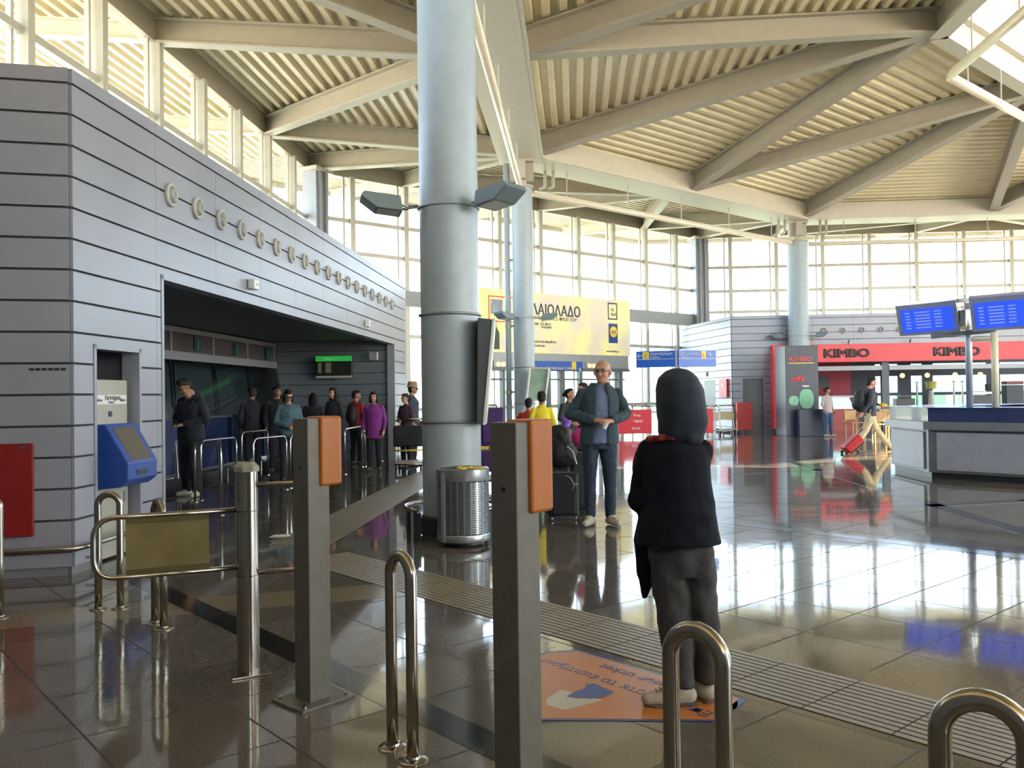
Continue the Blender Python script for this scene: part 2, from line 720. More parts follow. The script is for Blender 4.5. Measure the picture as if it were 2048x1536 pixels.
# plinth
s = MB()
s.wall(cnr + fdir * 3.9, cnr, .1, 0, .085, .01)
s.wall(lp(7.25).xy, lp(7.55).xy, .1, 0, .085, 0)
s.wall(lp(8.37).xy, lp(8.79).xy, .1, 0, .085, 0)
s.wall(lp(20.12).xy, lp(21.5).xy, .1, 0, .085, 0)
s.build('plinth', mat('plinth_grey', (.20, .20, .22), .5), WL)
# flat roof over the ticket office
s = MB()
P0o, P1o = oc(0, KO), oc(1, KO)
s.prism([tuple(cnr + fdir * 3.9), tuple(cnr), tuple(farc), tuple(farc + Vector((-3.4, .25))), (-7.3, 6.9)], ZT - .12, ZT - .02)
s.build('roof_slab', m_trimw, WL)
# frames of the openings
s = MB()


def frame_u(mb, o, w=.05, dep=.14, proud=.035):
    u0, u1, z0, z1 = o
    for a_, b_ in ((u0, u0 + w), (u1 - w, u1)):
        q = [cnr + ld * a_ + ln * proud, cnr + ld * b_ + ln * proud, cnr + ld * b_ - ln * dep, cnr + ld * a_ - ln * dep]
        mb.prism([tuple(x) for x in q], 0, z1)
    q = [cnr + ld * u0 + ln * proud, cnr + ld * u1 + ln * proud, cnr + ld * u1 - ln * dep, cnr + ld * u0 - ln * dep]
    mb.prism([tuple(x) for x in q], z1 - w, z1)


frame_u(s, OPEN)
frame_u(s, NICHE, .04)
s.build('opening_frame', m_clad, WL)
# niche lining
s = MB()
s.wall(lp(7.55, -.45).xy, lp(8.37, -.45).xy, .05, 0, 1.96)
s.wall(lp(7.55, -.14).xy, lp(7.55, -.5).xy, .04, 0, 1.96)
s.wall(lp(8.37, -.5).xy, lp(8.37, -.14).xy, .04, 0, 1.96)
s.prism([tuple(lp(7.5, -.12).xy), tuple(lp(8.42, -.12).xy), tuple(lp(8.42, -.5).xy), tuple(lp(7.5, -.5).xy)], 1.955, 2.0)
s.build('niche_lining', mat('niche_grey', (.10, .10, .11), .5), WL)
# recess: side walls, back, ceiling
bo = -2.84
s = MB()
q = [lp(8.79, -.1), lp(20.16, -.1), lp(20.7, bo - .6), lp(8.79, bo - .6)]
s.prism([tuple(x.xy) for x in q], 2.78, 2.86)
s.build('recess_ceiling', mat('recess_ceiling_panels', (.11, .115, .13), .5), WL)
s = MB()
s.wall(lp(8.79, -.1).xy, lp(8.6, bo - .3).xy, -.06, 0, 2.8)
s.build('recess_side', m_dark, WL)
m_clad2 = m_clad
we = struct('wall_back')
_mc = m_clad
m_clad = mat('recess_boards_shaded', (.15, .175, .20), .4, .1)  # same cladding, the recess shade painted into a darker colour
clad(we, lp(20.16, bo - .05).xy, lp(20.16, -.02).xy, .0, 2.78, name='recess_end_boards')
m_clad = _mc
# ticket windows on the back wall
TW = struct('window_1')
b0, b1 = lp(8.8, bo), lp(20.16, bo)
bd = (b1 - b0).normalized()
bn = Vector((bd.y, -bd.x, 0))


def bp_(Y, off=0.0, z=0.0):
    v = lp(Y, bo + off, z)
    return v


s = MB()
s.beam(bp_(8.9, .0, 2.245), bp_(20.1, 0, 2.245), .14, .15)
s.beam(bp_(8.9, .0, 2.71), bp_(20.1, 0, 2.71), .12, .09)
s.build('transom', mat('office_frame', (.22, .22, .24), .4), TW)
ys = [9.6, 11.35, 13.1, 14.85, 16.6, 18.35, 20.0]
for y in ys:
    s = MB()
    s.beam(bp_(y, 0, 2.3), bp_(y, 0, 2.7), .09, .09)
    s.build('mullion', MATS['office_frame'], TW)
    for dd in (-.05, .06):
        s = MB()
        s.tube([bp_(y + dd, .03, 2.18), bp_(y + dd - .55, .42, .15)], .022, 8)
        s.build('slanted_post', m_chrome, TW)
s = MB()
s.wall(bp_(8.9, .02).xy, bp_(20.1, .02).xy, .012, 2.3, 2.68)
s.build('transom_pane', mat('transom_glass', (.10, .085, .09), .12, var=.2), TW)
s = MB()
q = [bp_(8.9, .05, 2.17), bp_(20.1, .05, 2.17), bp_(20.1, .28, 1.15), bp_(8.9, .28, 1.15)]
s.add(q, [(0, 1, 2, 3)])
s.build('counter_pane', m_glassdark, TW)
s = MB()
s.wall(bp_(8.9, -1.2).xy, bp_(20.1, -1.2).xy, .05, 0, 2.8)
s.build('office_back', mat('office_back_panel', (.16, .19, .20), .6, var=.3, scale=.8), TW)
DESK = []
for i in range(len(ys) - 1):
    s = MB()
    y0, y1 = ys[i] + .22, ys[i + 1] - .02
    q = [bp_(y0, .22), bp_(y1, .22), bp_(y1, .32), bp_(y0, .32)]
    s.prism([tuple(x.xy) for x in q], .22, 1.12)
    t = thing('ticket_counter', 'dark blue ticket counter front under the office glass, %s along the recess' % ORD[i], 'counter', bp_((y0 + y1) / 2, .27), 0, 'blue counter fronts in the ticket recess')
    s.build('front_panel', mat('deep_blue_panel', (.012, .022, .085), .4), t, bevel=.01)
    s = MB()
    q = [bp_(y0, .1), bp_(y1, .1), bp_(y1, .4), bp_(y0, .4)]
    s.prism([tuple(x.xy) for x in q], 1.12, 1.16)
    s.build('worktop', m_dark, t)
    s = MB()
    s.tube([bp_(y0 + .1, .38, .16), bp_(y1 - .1, .38, .16)], .02, 8)
    for yy in (y0 + .15, y1 - .15):
        s.tube([bp_(yy, .38, .16), bp_(yy, .38, 0)], .014, 8)
    s.build('foot_rail', m_chrome, t)
# round green window numbers in the transom lights
m_teal = mat('teal_numeral', (.01, .16, .14), .5, emit=(.01, .5, .42), es=.05)
for i, y in enumerate((15.9, 17.75, 19.55)):
    t = thing('window_number_sign', 'teal window number sign in the transom glass, %s from the left' % ('first', 'second', 'third')[i], 'sign', bp_(y, .07, 2.49), 0, 'teal window numbers')
    s = MB()
    s.wall(bp_(y - .13, .04).xy, bp_(y + .13, .04).xy, .02, 2.36, 2.62)
    s.build('plate', mat('number_plate', (.02, .03, .035), .4), t)
    text('numeral', '3', .22, bp_(y - .06, .055, 2.40), bd, (0, 0, 1), m_teal, t)

# departures screen with a green header on the recess end wall
def D_on(x, y, Y0):
    return D(x, y, Y0)


t = thing('departures_board', 'flat departures screen with bright green header on dark recess end wall', 'display', D(668, 735, 20.0))
a_, b_ = D(632, 712, 20.02), D(706, 756, 20.02)
dx = Vector((1, -.074, 0)).normalized()
s = MB()
s.box(((a_.x + b_.x) / 2, 20.0, (a_.z + b_.z) / 2), (b_.x - a_.x, .1, a_.z - b_.z), -.074)
s.build('casing', m_black, t, bevel=.01)
s = MB()
s.box(((a_.x + b_.x) / 2, 19.945, a_.z - .07), (b_.x - a_.x, .012, .12), -.074)
s.build('header', mat('green_header', (.02, .25, .04), .5, emit=(.02, .42, .06), es=.16), t)
s = MB()
s.box(((a_.x + b_.x) / 2, 19.945, (a_.z + b_.z) / 2 - .05), (b_.x - a_.x - .05, .008, a_.z - b_.z - .22), -.074)
s.build('screen', mat('dim_screen', (.02, .022, .02), .3), t)
s = MB()
for k in range(7):
    for j in range(4):
        s.box((a_.x + .1 + j * .2, 19.938, a_.z - .18 - k * .034), (.13 if j else .08, .004, .012), -.074)
s.build('text_rows', mat('dim_row_text', (.3, .3, .2), .5, emit=(.6, .55, .3), es=.05), t)['kind'] = 'stuff'
s = MB()
s.box(((a_.x + b_.x) / 2, 19.94, b_.z + .03), (b_.x - a_.x, .03, .05), -.074)
s.build('lower_strip', mat('grey_strip', (.4, .4, .36), .4), t)
text('header_text', 'Departures', .07, (a_.x + .22, 19.93, a_.z - .1), (1, -.074, 0), (0, 0, 1), m_paper, t)
a_ = D(748, 712, 19.98)
t = thing('wall_sensor_box', 'small grey box with white strip on recess end wall beside the green-topped screen', 'box', a_)
s = MB()
s.box((a_.x, 19.97, a_.z), (.2, .06, .18), -.074)
s.build('casing', m_clad, t)
s = MB()
s.box((a_.x + .08, 19.93, a_.z), (.03, .03, .17), -.074)
s.build('light_strip', m_paper, t)

# ------------------------------------------------------------------ round air nozzles
def nozzle_proto(name):
    t = thing(name, '', 'air vent', (0, 0, 0), 0)
    R = Matrix.Rotation(pi / 2, 4, 'X')       # faces -Y
    s = MB()
    s.lathe([(.118, -.005), (.125, .012), (.122, .028), (.105, .04), (.092, .034), (.086, .01), (.082, -.02)], R, 28, close=False)
    s.build('rim', mat('nozzle_rim', (.5, .49, .46), .35), t, smooth=True, local=True)
    s = MB()
    s.lathe([(.084, -.02), (.08, .03), (.062, .055), (.05, .06), (.045, .03), (.043, -.02)], Matrix.Rotation(radians(14), 4, 'Z') @ R, 24, close=False)
    s.build('nozzle_ball', mat('nozzle_ball_grey', (.36, .35, .33), .35), t, smooth=True, local=True)
    s = MB()
    s.lathe([(.044, -.02), (.044, -.018)], R, 20)
    s.build('throat', m_black, t, local=True)
    return t


def place_from(t, loc, rz, label, group):
    t.location = loc
    t.rotation_euler = (0, 0, rz)
    WM[t.name] = Matrix.Translation(loc) @ Matrix.Rotation(rz, 4, 'Z')
    t['label'] = label
    t['group'] = group
    return t


NOZ = nozzle_proto('air_nozzle')
lrz = atan2(ln.y, ln.x) + pi / 2
for i in range(18):
    Y = 9.0 + i * (10.86 / 17)
    loc = lp(Y, .03, 3.595)
    nm = 'farthest' if i == 17 else ORD[i] if i else 'nearest'
    lab = 'round grey air nozzle on left wall, %s %s' % (nm, 'of its row' if i == 17 else 'to the wall corner' if i == 0 else 'from the wall corner')
    if i == 0:
        place_from(NOZ, loc, lrz, lab, 'air nozzles on the left wall')
    else:
        copy_tree(NOZ, loc, lrz, lab)['group'] = 'air nozzles on the left wall'
for Y, z, l in ((11.19, 2.94, 'nearer small white box above the recess opening on left wall'), (17.34, 2.94, 'farther small white box above the recess opening on left wall')):
    t = thing('wall_box', l, 'box', lp(Y, .05, z), lrz)
    s = MB()
    s.box((0, -.03, 0), (.17, .09, .13))
    s.build('casing', m_white, t, local=True, bevel=.012)
    s = MB()
    s.cyl((0, -.075), .02, -.01, .01, 12)
    s.build('lens', m_clad, t, local=True)

# red panel and slot sign on the front face of the left wall
rp0 = cnr + fdir * .27
fn = Vector((-fdir.y, fdir.x))
if fn.y > 0:
    fn = -fn
t = thing('red_notice_panel', 'plain glossy red panel fixed to grey boards at left edge', 'panel', (rp0.x - .5, rp0.y - .15, .36))
s = MB()
q = [rp0 + fn * .04, rp0 + fn * .08, rp0 + fdir * 1.15 + fn * .08, rp0 + fdir * 1.15 + fn * .04]
s.prism([tuple(x) for x in q], .35, 1.115)
s.build('panel', m_red, t, bevel=.006)
s = MB()
q = [rp0 + fdir * .05 + fn * .08, rp0 + fdir * .05 + fn * .084, rp0 + fdir * .1 + fn * .084, rp0 + fdir * .1 + fn * .08]
s.prism([tuple(x) for x in q], 1.07, 1.09)
s.build('maker_mark', m_dark, t)
t = thing('vent_slot', 'short dark slotted grille on grey boards above the red panel', 'grille', (cnr.x - .2, cnr.y - .05, 1.72))
s = MB()
for k in range(6):
    q0 = cnr + fdir * (.03 + k * .048)
    q = [q0 + fn * .027, q0 + fn * .034, q0 + fdir * .036 + fn * .034, q0 + fdir * .036 + fn * .027]
    s.prism([tuple(x) for x in q], 1.715, 1.735)
s.build('slots', m_black, t)

# wall rail
def bez(pts, n=6, r=.12):
    """round the corners of a polyline"""
    pts = [Vector(p) for p in pts]
    out = [pts[0]]
    for i in range(1, len(pts) - 1):
        a, b, c = pts[i - 1], pts[i], pts[i + 1]
        d0, d1 = (a - b), (c - b)
        rr = min(r, d0.length * .49, d1.length * .49)
        p, q = b + d0.normalized() * rr, b + d1.normalized() * rr
        for k in range(n + 1):
            t_ = k / n
            out.append(p * (1 - t_) ** 2 + b * 2 * t_ * (1 - t_) + q * t_ ** 2)
    out.append(pts[-1])
    return out


t = thing('wall_bumper_rail', 'low stainless bumper rail running round the foot of grey left wall', 'rail', (cnr.x, cnr.y - .15, 0))
s = MB()
q0 = cnr + fdir * 2.6 + fn * .16
q1 = cnr + fn * .16 + ln * .10
q2 = lp(8.5, .14)
s.tube(bez([(q0.x, q0.y, .25), (q1.x, q1.y, .25), (q2.x, q2.y, .25)], r=.15), .021, 12)
s.build('rail', m_inox, t, smooth=True)
for q in (cnr + fdir * .55, cnr + fdir * 1.8, lp(7.42).xy, lp(8.5).xy):
    s = MB()
    nn = fn if q.y < 7.3 else ln
    e = q + nn * .15
    s.tube(bez([(q.x, q.y, .12), (e.x, e.y, .12), (e.x, e.y, .25)], r=.04), .012, 8)
    s.build('bracket', m_inox, t, smooth=True)

# ------------------------------------------------------------------ ticket machine in the niche
t = thing('ticket_machine', 'off-white ticket machine column with blue sloped terminal standing in wall niche', 'ticket machine', lp(7.96, -.2, 0))
u0, u1 = 7.66, 8.28
s = MB()
s.prism([tuple(lp(u0, -.06).xy), tuple(lp(u1, -.06).xy), tuple(lp(u1, -.42).xy), tuple(lp(u0, -.42).xy)], .02, 1.65)
s.build('body', mat('machine_ivory', (.42, .41, .35), .4), t, bevel=.01)
s = MB()
a0, a1 = 7.72, 8.26
Pz = [(0, 1.245), (.09, 1.245), (.30, .90), (.30, .74), (.22, .68), (0, .66)]
vs = [lp(a0, -.06 + d, z) for d, z in Pz] + [lp(a1, -.06 + d, z) for d, z in Pz]
n = len(Pz)
s.add(vs, [tuple(range(n)), tuple(range(n, 2 * n))[::-1]] + [(i, n + i, n + (i + 1) % n, (i + 1) % n) for i in range(n)])
tm = s.build('terminal', mat('terminal_blue', (.02, .07, .34), .35), t, bevel=.012)
s = MB()
vs = [lp(a0 + .09, -.06 + .107, 1.21), lp(a1 - .09, -.06 + .107, 1.21), lp(a1 - .09, -.06 + .285, .915), lp(a0 + .09, -.06 + .285, .915)]
vs2 = [v + Vector((ln.x, ln.y, .3)) * .006 for v in vs]
s.hexa(vs[::-1] + vs2[::-1])
s.build('screen', mat('matt_screen', (.10, .09, .07), .3), tm)
s = MB()
s.prism([tuple(lp(7.88, .24).xy), tuple(lp(8.06, .24).xy), tuple(lp(8.06, .246).xy), tuple(lp(7.88, .246).xy)], .78, .83)
s.build('slot', m_black, tm)
s = MB()
s.prism([tuple(lp(7.94, -.06).xy), tuple(lp(7.99, -.06).xy), tuple(lp(7.99, -.052).xy), tuple(lp(7.94, -.052).xy)], 1.31, 1.36)
s.build('lock_plate', m_black, t)
s = MB()
s.prism([tuple(lp(8.19, -.06).xy), tuple(lp(8.22, -.06).xy), tuple(lp(8.22, -.045).xy), tuple(lp(8.19, -.045).xy)], .5, .6)
s.build('door_handle', m_clad, t)
t2 = thing('paper_notice', 'white paper notice taped across the top of the ticket machine', 'notice', lp(7.96, -.05, 1.46))
s = MB()
s.prism([tuple(lp(7.70, -.06).xy), tuple(lp(8.25, -.06).xy), tuple(lp(8.25, -.055).xy), tuple(lp(7.70, -.055).xy)], 1.425, 1.51)
s.build('sheet', m_paper, t2)
text('title', 'Εισιτήρια', .06, lp(7.87, -.05, 1.465), (ld.x, ld.y, 0), (0, 0, 1), m_black, t2, .002)
text('line', 'Tickets', .035, lp(7.92, -.05, 1.432), (ld.x, ld.y, 0), (0, 0, 1), m_black, t2, .002)
text('side_text', 'Μόνο', .035, lp(7.73, -.05, 1.45), (ld.x, ld.y, 0), (0, 0, 1), m_black, t2, .002)
text('side_text', 'Μόνο', .035, lp(8.13, -.05, 1.45), (ld.x, ld.y, 0), (0, 0, 1), m_black, t2, .002)

# ------------------------------------------------------------------ roof
CE = struct('ceiling')
PER = .30


def sector(i, k0, k1, name, m, flip=False):
    """corrugated sheet between rings k0 and k1 in sector i..i+1, ribs parallel to the side"""
    c = Vector((CX, CY))
    m0, m1 = (oc(i) + oc(i + 1)) / 2, None
    rad = (m0 - c)
    ap = rad.length
    rad = rad.normalized()
    tan_ = Vector((-rad.y, rad.x))
    tn = math.tan(pi / 8)
    s = MB()
    ks = []
    r0, r1 = k0 * ap, k1 * ap
    n = int((r1 - r0) / PER)
    per = (r1 - r0) / n
    prof = [(0, 0), (.34, 0), (.46, .105), (.84, .105), (.96, 0)]
    rows = []
    for j in range(n):
        for f, h in prof:
            rows.append((r0 + (j + f) * per, h))
    rows.append((r1, 0))
    vs = []
    for r, h in rows:
        z = zk(r / ap) + h
        w = r * tn
        p, q = c + rad * r - tan_ * w, c + rad * r + tan_ * w
        vs += [(p.x, p.y, z), (q.x, q.y, z)]
    fs = [(2 * j, 2 * j + 1, 2 * j + 3, 2 * j + 2) for j in range(len(rows) - 1)]
    s.add(vs, fs)
    # top skin gives the deck its thickness
    tp = []
    for k in (k0, (1.0 if k0 < 1 < k1 else k0), (KO if k0 < KO < k1 else k1), k1):
        r = k * ap
        w = r * tn
        p, q = c + rad * r - tan_ * w, c + rad * r + tan_ * w
        tp += [(p.x, p.y, zk(k) + .2), (q.x, q.y, zk(k) + .2)]
    s.add(tp, [(0, 1, 3, 2), (2, 3, 5, 4), (4, 5, 7, 6)])
    return s.build(name, m, CE)


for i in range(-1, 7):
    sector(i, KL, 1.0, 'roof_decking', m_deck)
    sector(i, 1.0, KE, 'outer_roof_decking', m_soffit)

ZB1, ZBL, ZBO = 7.6, 8.88, 8.17         # undersides of the rafters at ring, lantern, outer wall
for i in range(-1, 4):
    C0, C1 = oc(i), oc(i + 1)
    Mi = (C0 + C1) / 2
    N0, N1 = oc(i, KL), oc(i + 1, KL)
    c = Vector((CX, CY))
    # ring box beam, mitred
    s = MB()
    k0, k1 = 1 - .5 / 15.85, 1 + .5 / 15.85
    s.prism([tuple(oc(i, k0)), tuple(oc(i + 1, k0)), tuple(oc(i + 1, k1)), tuple(oc(i, k1))], 7.5, 8.08)
    s.build('ring_beam', m_ring, CE)
    s = MB()
    for q in (k0, k1):
        s.beam(P3(oc(i, q), 7.53), P3(oc(i + 1, q), 7.53), .16, .05)
    s.build('ring_beam_flange', m_ring, CE)
    inn = (c - Mi).normalized()
    tn_ = (C1 - C0).normalized()
    a_in = Mi + inn * .45
    for q, z1 in ((N0, ZBL), (N1, ZBL)):
        s = MB()
        s.ibeam(P3(a_in, ZB1), P3(q, z1), .30, .5)
        s.build('rafter', m_steel, CE)
    s = MB()
    s.ibeam(P3(C1 + (c - C1).normalized() * .5, ZB1), P3(N1, ZBL), .32, .52)
    s.build('rafter', m_steel, CE)
    # lantern kerb
    s = MB()
    s.ibeam(P3(N0, 8.75), P3(N1, 8.75), .34, .7)
    s.build('lantern_kerb', m_ring, CE)
    # outer bays
    Q0, Q1 = oc(i, KO), oc(i + 1, KO)
    Qm = (Q0 + Q1) / 2
    sd = (Q1 - Q0).normalized()
    a_out = Mi - inn * .45
    for off in (-5.85, 0, 5.85):
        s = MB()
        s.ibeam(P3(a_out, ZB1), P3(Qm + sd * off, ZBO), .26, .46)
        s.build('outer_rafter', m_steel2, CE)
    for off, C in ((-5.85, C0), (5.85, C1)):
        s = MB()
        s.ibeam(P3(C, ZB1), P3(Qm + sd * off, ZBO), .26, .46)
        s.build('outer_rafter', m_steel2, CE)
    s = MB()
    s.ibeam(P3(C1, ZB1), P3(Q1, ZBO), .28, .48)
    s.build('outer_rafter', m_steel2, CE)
    # eaves beam along the window heads and rafters of the overhang
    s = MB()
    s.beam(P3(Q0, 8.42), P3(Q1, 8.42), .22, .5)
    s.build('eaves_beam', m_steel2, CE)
    E0, E1 = oc(i, KE), oc(i + 1, KE)
    for off in (-5.85, 0, 5.85):
        s = MB()
        s.ibeam(P3(Qm + sd * off, 8.2), P3(Qm + sd * off - inn * 4.7, 8.62), .2, .36)
        s.build('overhang_rafter', m_steel, CE)
    s = MB()
    s.beam(P3(E0, 9.0), P3(E1, 9.0), .16, .3)
    s.build('fascia', m_steel, CE)

# lantern: upright glazing and an opaque cap
LN = struct('window_2')
for i in range(-1, 7):
    N0, N1 = oc(i, KL), oc(i + 1, KL)
    s = MB()
    s.add([P3(N0, 9.45), P3(N1, 9.45), P3(N1, 11.3), P3(N0, 11.3)], [(0, 1, 2, 3)])
    s.build('pane', m_glass, LN)
    s = MB()
    for k in range(5):
        p = lerp(N0, N1, k / 4)
        s.beam(P3(p, 9.4), P3(p, 11.3), .09, .09)
    s.beam(P3(N0, 11.33), P3(N1, 11.33), .2, .14)
    s.beam(P3(N0, 10.3), P3(N1, 10.3), .06, .06)
    s.build('mullion', m_ring, LN)
s = MB()
s.prism([tuple(oc(i, KL + .05)) for i in range(8)], 11.4, 11.6)
s.build('lantern_cap', m_deck, LN)

# ------------------------------------------------------------------ perimeter window walls
def win_wall(i, n, zlow, trans, offs, corner=True, thick=()):
    Q0, Q1 = oc(i, KO), oc(i + 1, KO)
    sd = (Q1 - Q0).normalized()
    c = Vector((CX, CY))
    Qm = (Q0 + Q1) / 2
    inn = (c - Qm).normalized()
    W = struct('window_%d' % n)
    L = (Q1 - Q0).length
    for o in offs:
        p = Qm + sd * o
        s = MB()
        a_, b_ = p - sd * .08 + inn * .18, p + sd * .08 + inn * .18
        cc, d_ = p + sd * .08 - inn * .02, p - sd * .08 - inn * .02
        s.prism([tuple(x) for x in (a_, b_, cc, d_)], zlow, 8.2)
        p2 = p - sd * .24
        s.prism([tuple(x) for x in (p2 - sd * .03 + inn * .05, p2 + sd * .03 + inn * .05, p2 + sd * .03 - inn * .03, p2 - sd * .03 - inn * .03)], zlow, 8.2)
        s.build('mullion', m_mull, W)
    for z in trans:
        s = MB()
        s.beam(P3(Q0 + inn * .03, z), P3(Q1 + inn * .03, z), .14, .12)
        s.build('transom', m_mull, W)
    for z, h in thick:
        s = MB()
        s.beam(P3(Q0 + inn * .05, z), P3(Q1 + inn * .05, z), .3, h)
        s.build('spandrel_beam', mat('spandrel_grey', (.30, .31, .32), .45), W)
    s = MB()
    s.add([P3(Q0, zlow), P3(Q1, zlow), P3(Q1, 8.2), P3(Q0, 8.2)], [(0, 1, 2, 3)])
    s.build('glass', m_glass, W)
    return W


OF = [-7.8 + 1.95 * k for k in range(9)]
win_wall(0, 3, 3.9, [4.95, 6.75], OF)
win_wall(1, 4, 0.0, [1.05, 3.4, 5.88, 6.85], OF, thick=((4.6, .5),))
win_wall(2, 5, 4.0, [4.95, 5.85, 6.88], OF)
win_wall(3, 6, 0.0, [3.4, 4.95, 6.5], OF)
# sides out of sight: plain walls with glazing above
for j, i in enumerate((4, 5, 6)):
    Q0, Q1 = oc(i, KO), oc(i + 1, KO)
    W = struct('wall_%s' % ('right_far', 'right_side', 'right_near')[j])
    if i != 5:
        s = MB()
        s.wall(Q0, Q1, -.2, 0, 6.0 if j == 0 else 4.6)
        s.build('lower_wall', m_clad, W)
    s = MB()
    for k in range(10):
        p = lerp(Q0, Q1, k / 9)
        s.beam(P3(p, 0 if i == 5 else 4.6), P3(p, 8.3), .14, .14)
    s.beam(P3(Q0, 6.5), P3(Q1, 6.5), .1, .1)
    s.build('mullion', m_mull, W)
W = struct('wall_near')
s = MB()
s.wall(oc(-1, KO), oc(0, KO), -.2, 0, 6.5)
s.build('solid_wall', mat('near_wall_dark', (.12, .12, .13), .6), W)
# unseen mirror of the left ticket block, added to shade the foreground
W = struct('wall_right_block')
s = MB()
s.prism([(5.6, -3.5), (19.8, -4.6), (19.5, -9.6), (8.2, -8.0)], 0, 4.26)
s.build('block', m_clad, W)
W = struct('wall_left_low')
s = MB()
s.wall(oc(0, KO), oc(1, KO), -.2, 0, 3.95, .05)
s.build('solid_wall', m_clad, W)
W = struct('wall_far_low')
s = MB()
s.wall(lerp(oc(2, KO), oc(3, KO), .0), lerp(oc(2, KO), oc(3, KO), .14), -.2, 0, 4.6, .05)
s.wall(lerp(oc(2, KO), oc(3, KO), .0), oc(3, KO), -.2, 3.3, 4.6, .05)
s.build('solid_wall', m_clad, W)
# corner pillars
for i, l in ((1, 'grey ribbed corner pillar beyond the end of the long nozzle wall'), (2, 'blue-grey corner pillar between the banner wall and coffee shop windows')):
    q = oc(i, KO)
    d = (Vector((CX, CY)) - q).normalized()
    p = q + d * .35
    t = thing('corner_pillar', l, 'pillar', (p.x, p.y, 0), atan2(d.y, d.x))
    s = MB()
    s.box((0, 0, 4.1), (.5, .62 if i == 2 else .55, 8.2))
    s.box((.27, -.12, 4.1), (.1, .1, 8.2))
    s.box((.27, .12, 4.1), (.1, .1, 8.2))
    s.build('shaft', mat('pillar_blue_grey', (.27, .29, .33), .45), t, local=True)
    s = MB()
    s.box((.02, 0, 8.12), (.7, .8, .12))
    s.build('head_plate', m_steel, t, local=True)

# ------------------------------------------------------------------ columns
def column(i, r, label):
    p = oc(i)
    t = thing('support_column', label, 'column', (p.x, p.y, 0))
    s = MB()
    s.cyl(p, r, 0, 6.8, 48)
    s.build('shaft', m_column, t, auto=True)
    s = MB()
    s.cyl(p, r + .012, 0, .22, 48)
    s.build('base_sleeve', mat('dark_sleeve', (.10, .115, .13), .4), t, auto=True)
    s = MB()
    for z in (6.80,):
        s.cyl(p, r + .03, z, z + .05, 48)
    s.cyl(p, r * .45, 6.85, 7.15, 24)
    s.box((p.x, p.y, 7.25), (.62, .2, .5))
    s.box((p.x, p.y, 7.25), (.2, .62, .5))
    s.box((p.x, p.y, 7.47), (.6, .6, .06))
    s.build('head_bracket', m_steel, t, auto=True)
    for z in ((2.31, 1.19, 3.44) if i == 0 else (2.18, 1.25, 3.44) if i == 1 else (3.44,)):
        s = MB()
        s.tube([(p.x + (r + .012) * cos(a * pi / 16), p.y + (r + .012) * sin(a * pi / 16), z) for a in range(32)], .014 if z < 3 else .01, 8, closed=True)
        s.build('band', m_column if z > 3 else mat('band_metal', (.3, .31, .31), .35, .6), t, smooth=True)
    return t


column(0, .31, 'massive blue-grey round column behind the slotted litter bin')
column(1, .27, 'mid-distance round column with a downpipe, in front of the yellow banner')
column(2, .36, 'farthest round column rising behind the black coffee shop box')


def floodlight(i, az, label, r):
    p = oc(i)
    d = Vector((cos(az), sin(az), 0))
    t = thing('floodlight', label, 'lamp', (p.x + d.x * (r + .02), p.y + d.y * (r + .02), 3.46), az)
    s = MB()
    s.tube([(0, 0, 0), (.12, .07, -.02), (.2, .09, -.01)], .012, 8)
    s.tube([(0, 0, 0), (.12, -.07, -.02), (.2, -.09, -.01)], .012, 8)
    s.build('yoke', m_chrome, t, local=True, smooth=True)
    s = MB()
    Pp = [(.17, -.09), (.19, .07), (.56, .11), (.60, .06), (.44, -.06)]
    vs = [(x, -.17, z) for x, z in Pp] + [(x, .17, z) for x, z in Pp]
    n = len(Pp)
    s.add(vs, [tuple(range(n))[::-1], tuple(range(n, 2 * n))] + [(k, (k + 1) % n, n + (k + 1) % n, n + k) for k in range(n)])
    s.build('housing', mat('floodlight_grey', (.16, .21, .23), .4), t, local=True, bevel=.012)
    s = MB()
    s.add([(.20, -.14, -.087), (.43, -.14, -.064), (.43, .14, -.064), (.20, .14, -.087)], [(0, 1, 2, 3)])
    s.build('front_glass', m_lamp, t, local=True)
    return t


def az_img(i, left):
    p = oc(i)
    return atan2(p.y, p.x) + (pi / 2 if left else -pi / 2)


floodlight(0, az_img(0, True) + .15, 'grey floodlight on left side of the nearest big column', .31)
floodlight(0, az_img(0, False) - .75, 'grey floodlight on right side of the nearest big column', .31)
floodlight(1, az_img(1, True) + .75, 'small floodlight on left side of the downpipe column', .27)
floodlight(1, az_img(1, False), 'small floodlight on right side of the downpipe column', .27)
floodlight(2, az_img(2, True), 'floodlight on left side of the column by the coffee shop', .36)
floodlight(2, az_img(2, False), 'floodlight on right side of the column by the coffee shop', .36)

# downpipe beside column 1
p = oc(1)
t = thing('downpipe', 'slim grey rainwater pipe beside the column in front of the banner', 'pipe', (p.x - .40, p.y, 0))
s = MB()
s.tube([(p.x - .40, p.y, 0), (p.x - .40, p.y, 7.45)], .075, 14)
s.build('pipe', m_column, t, smooth=True)
for z in (1.5, 3.2, 4.9, 6.4):
    s = MB()
    s.cyl((p.x - .40, p.y), .09, z, z + .1, 14)
    s.box((p.x - .32, p.y, z + .05), (.14, .04, .05))
    s.build('clamp', m_steel, t)


# hangers with paired pipe stubs by the column heads
def stub(x, y, Y, label):
    q = D(x, y, Y)
    t = thing('pipe_stub', label, 'pipe', (q.x, q.y, 6.95))
    s = MB()
    for k in (0, .22):
        s.tube(bez([(q.x + k, q.y, 7.5), (q.x + k, q.y, 7.05), (q.x + k - .15, q.y, 7.0)], r=.08), .045, 8)
    s.build('bends', m_steel, t, smooth=True)


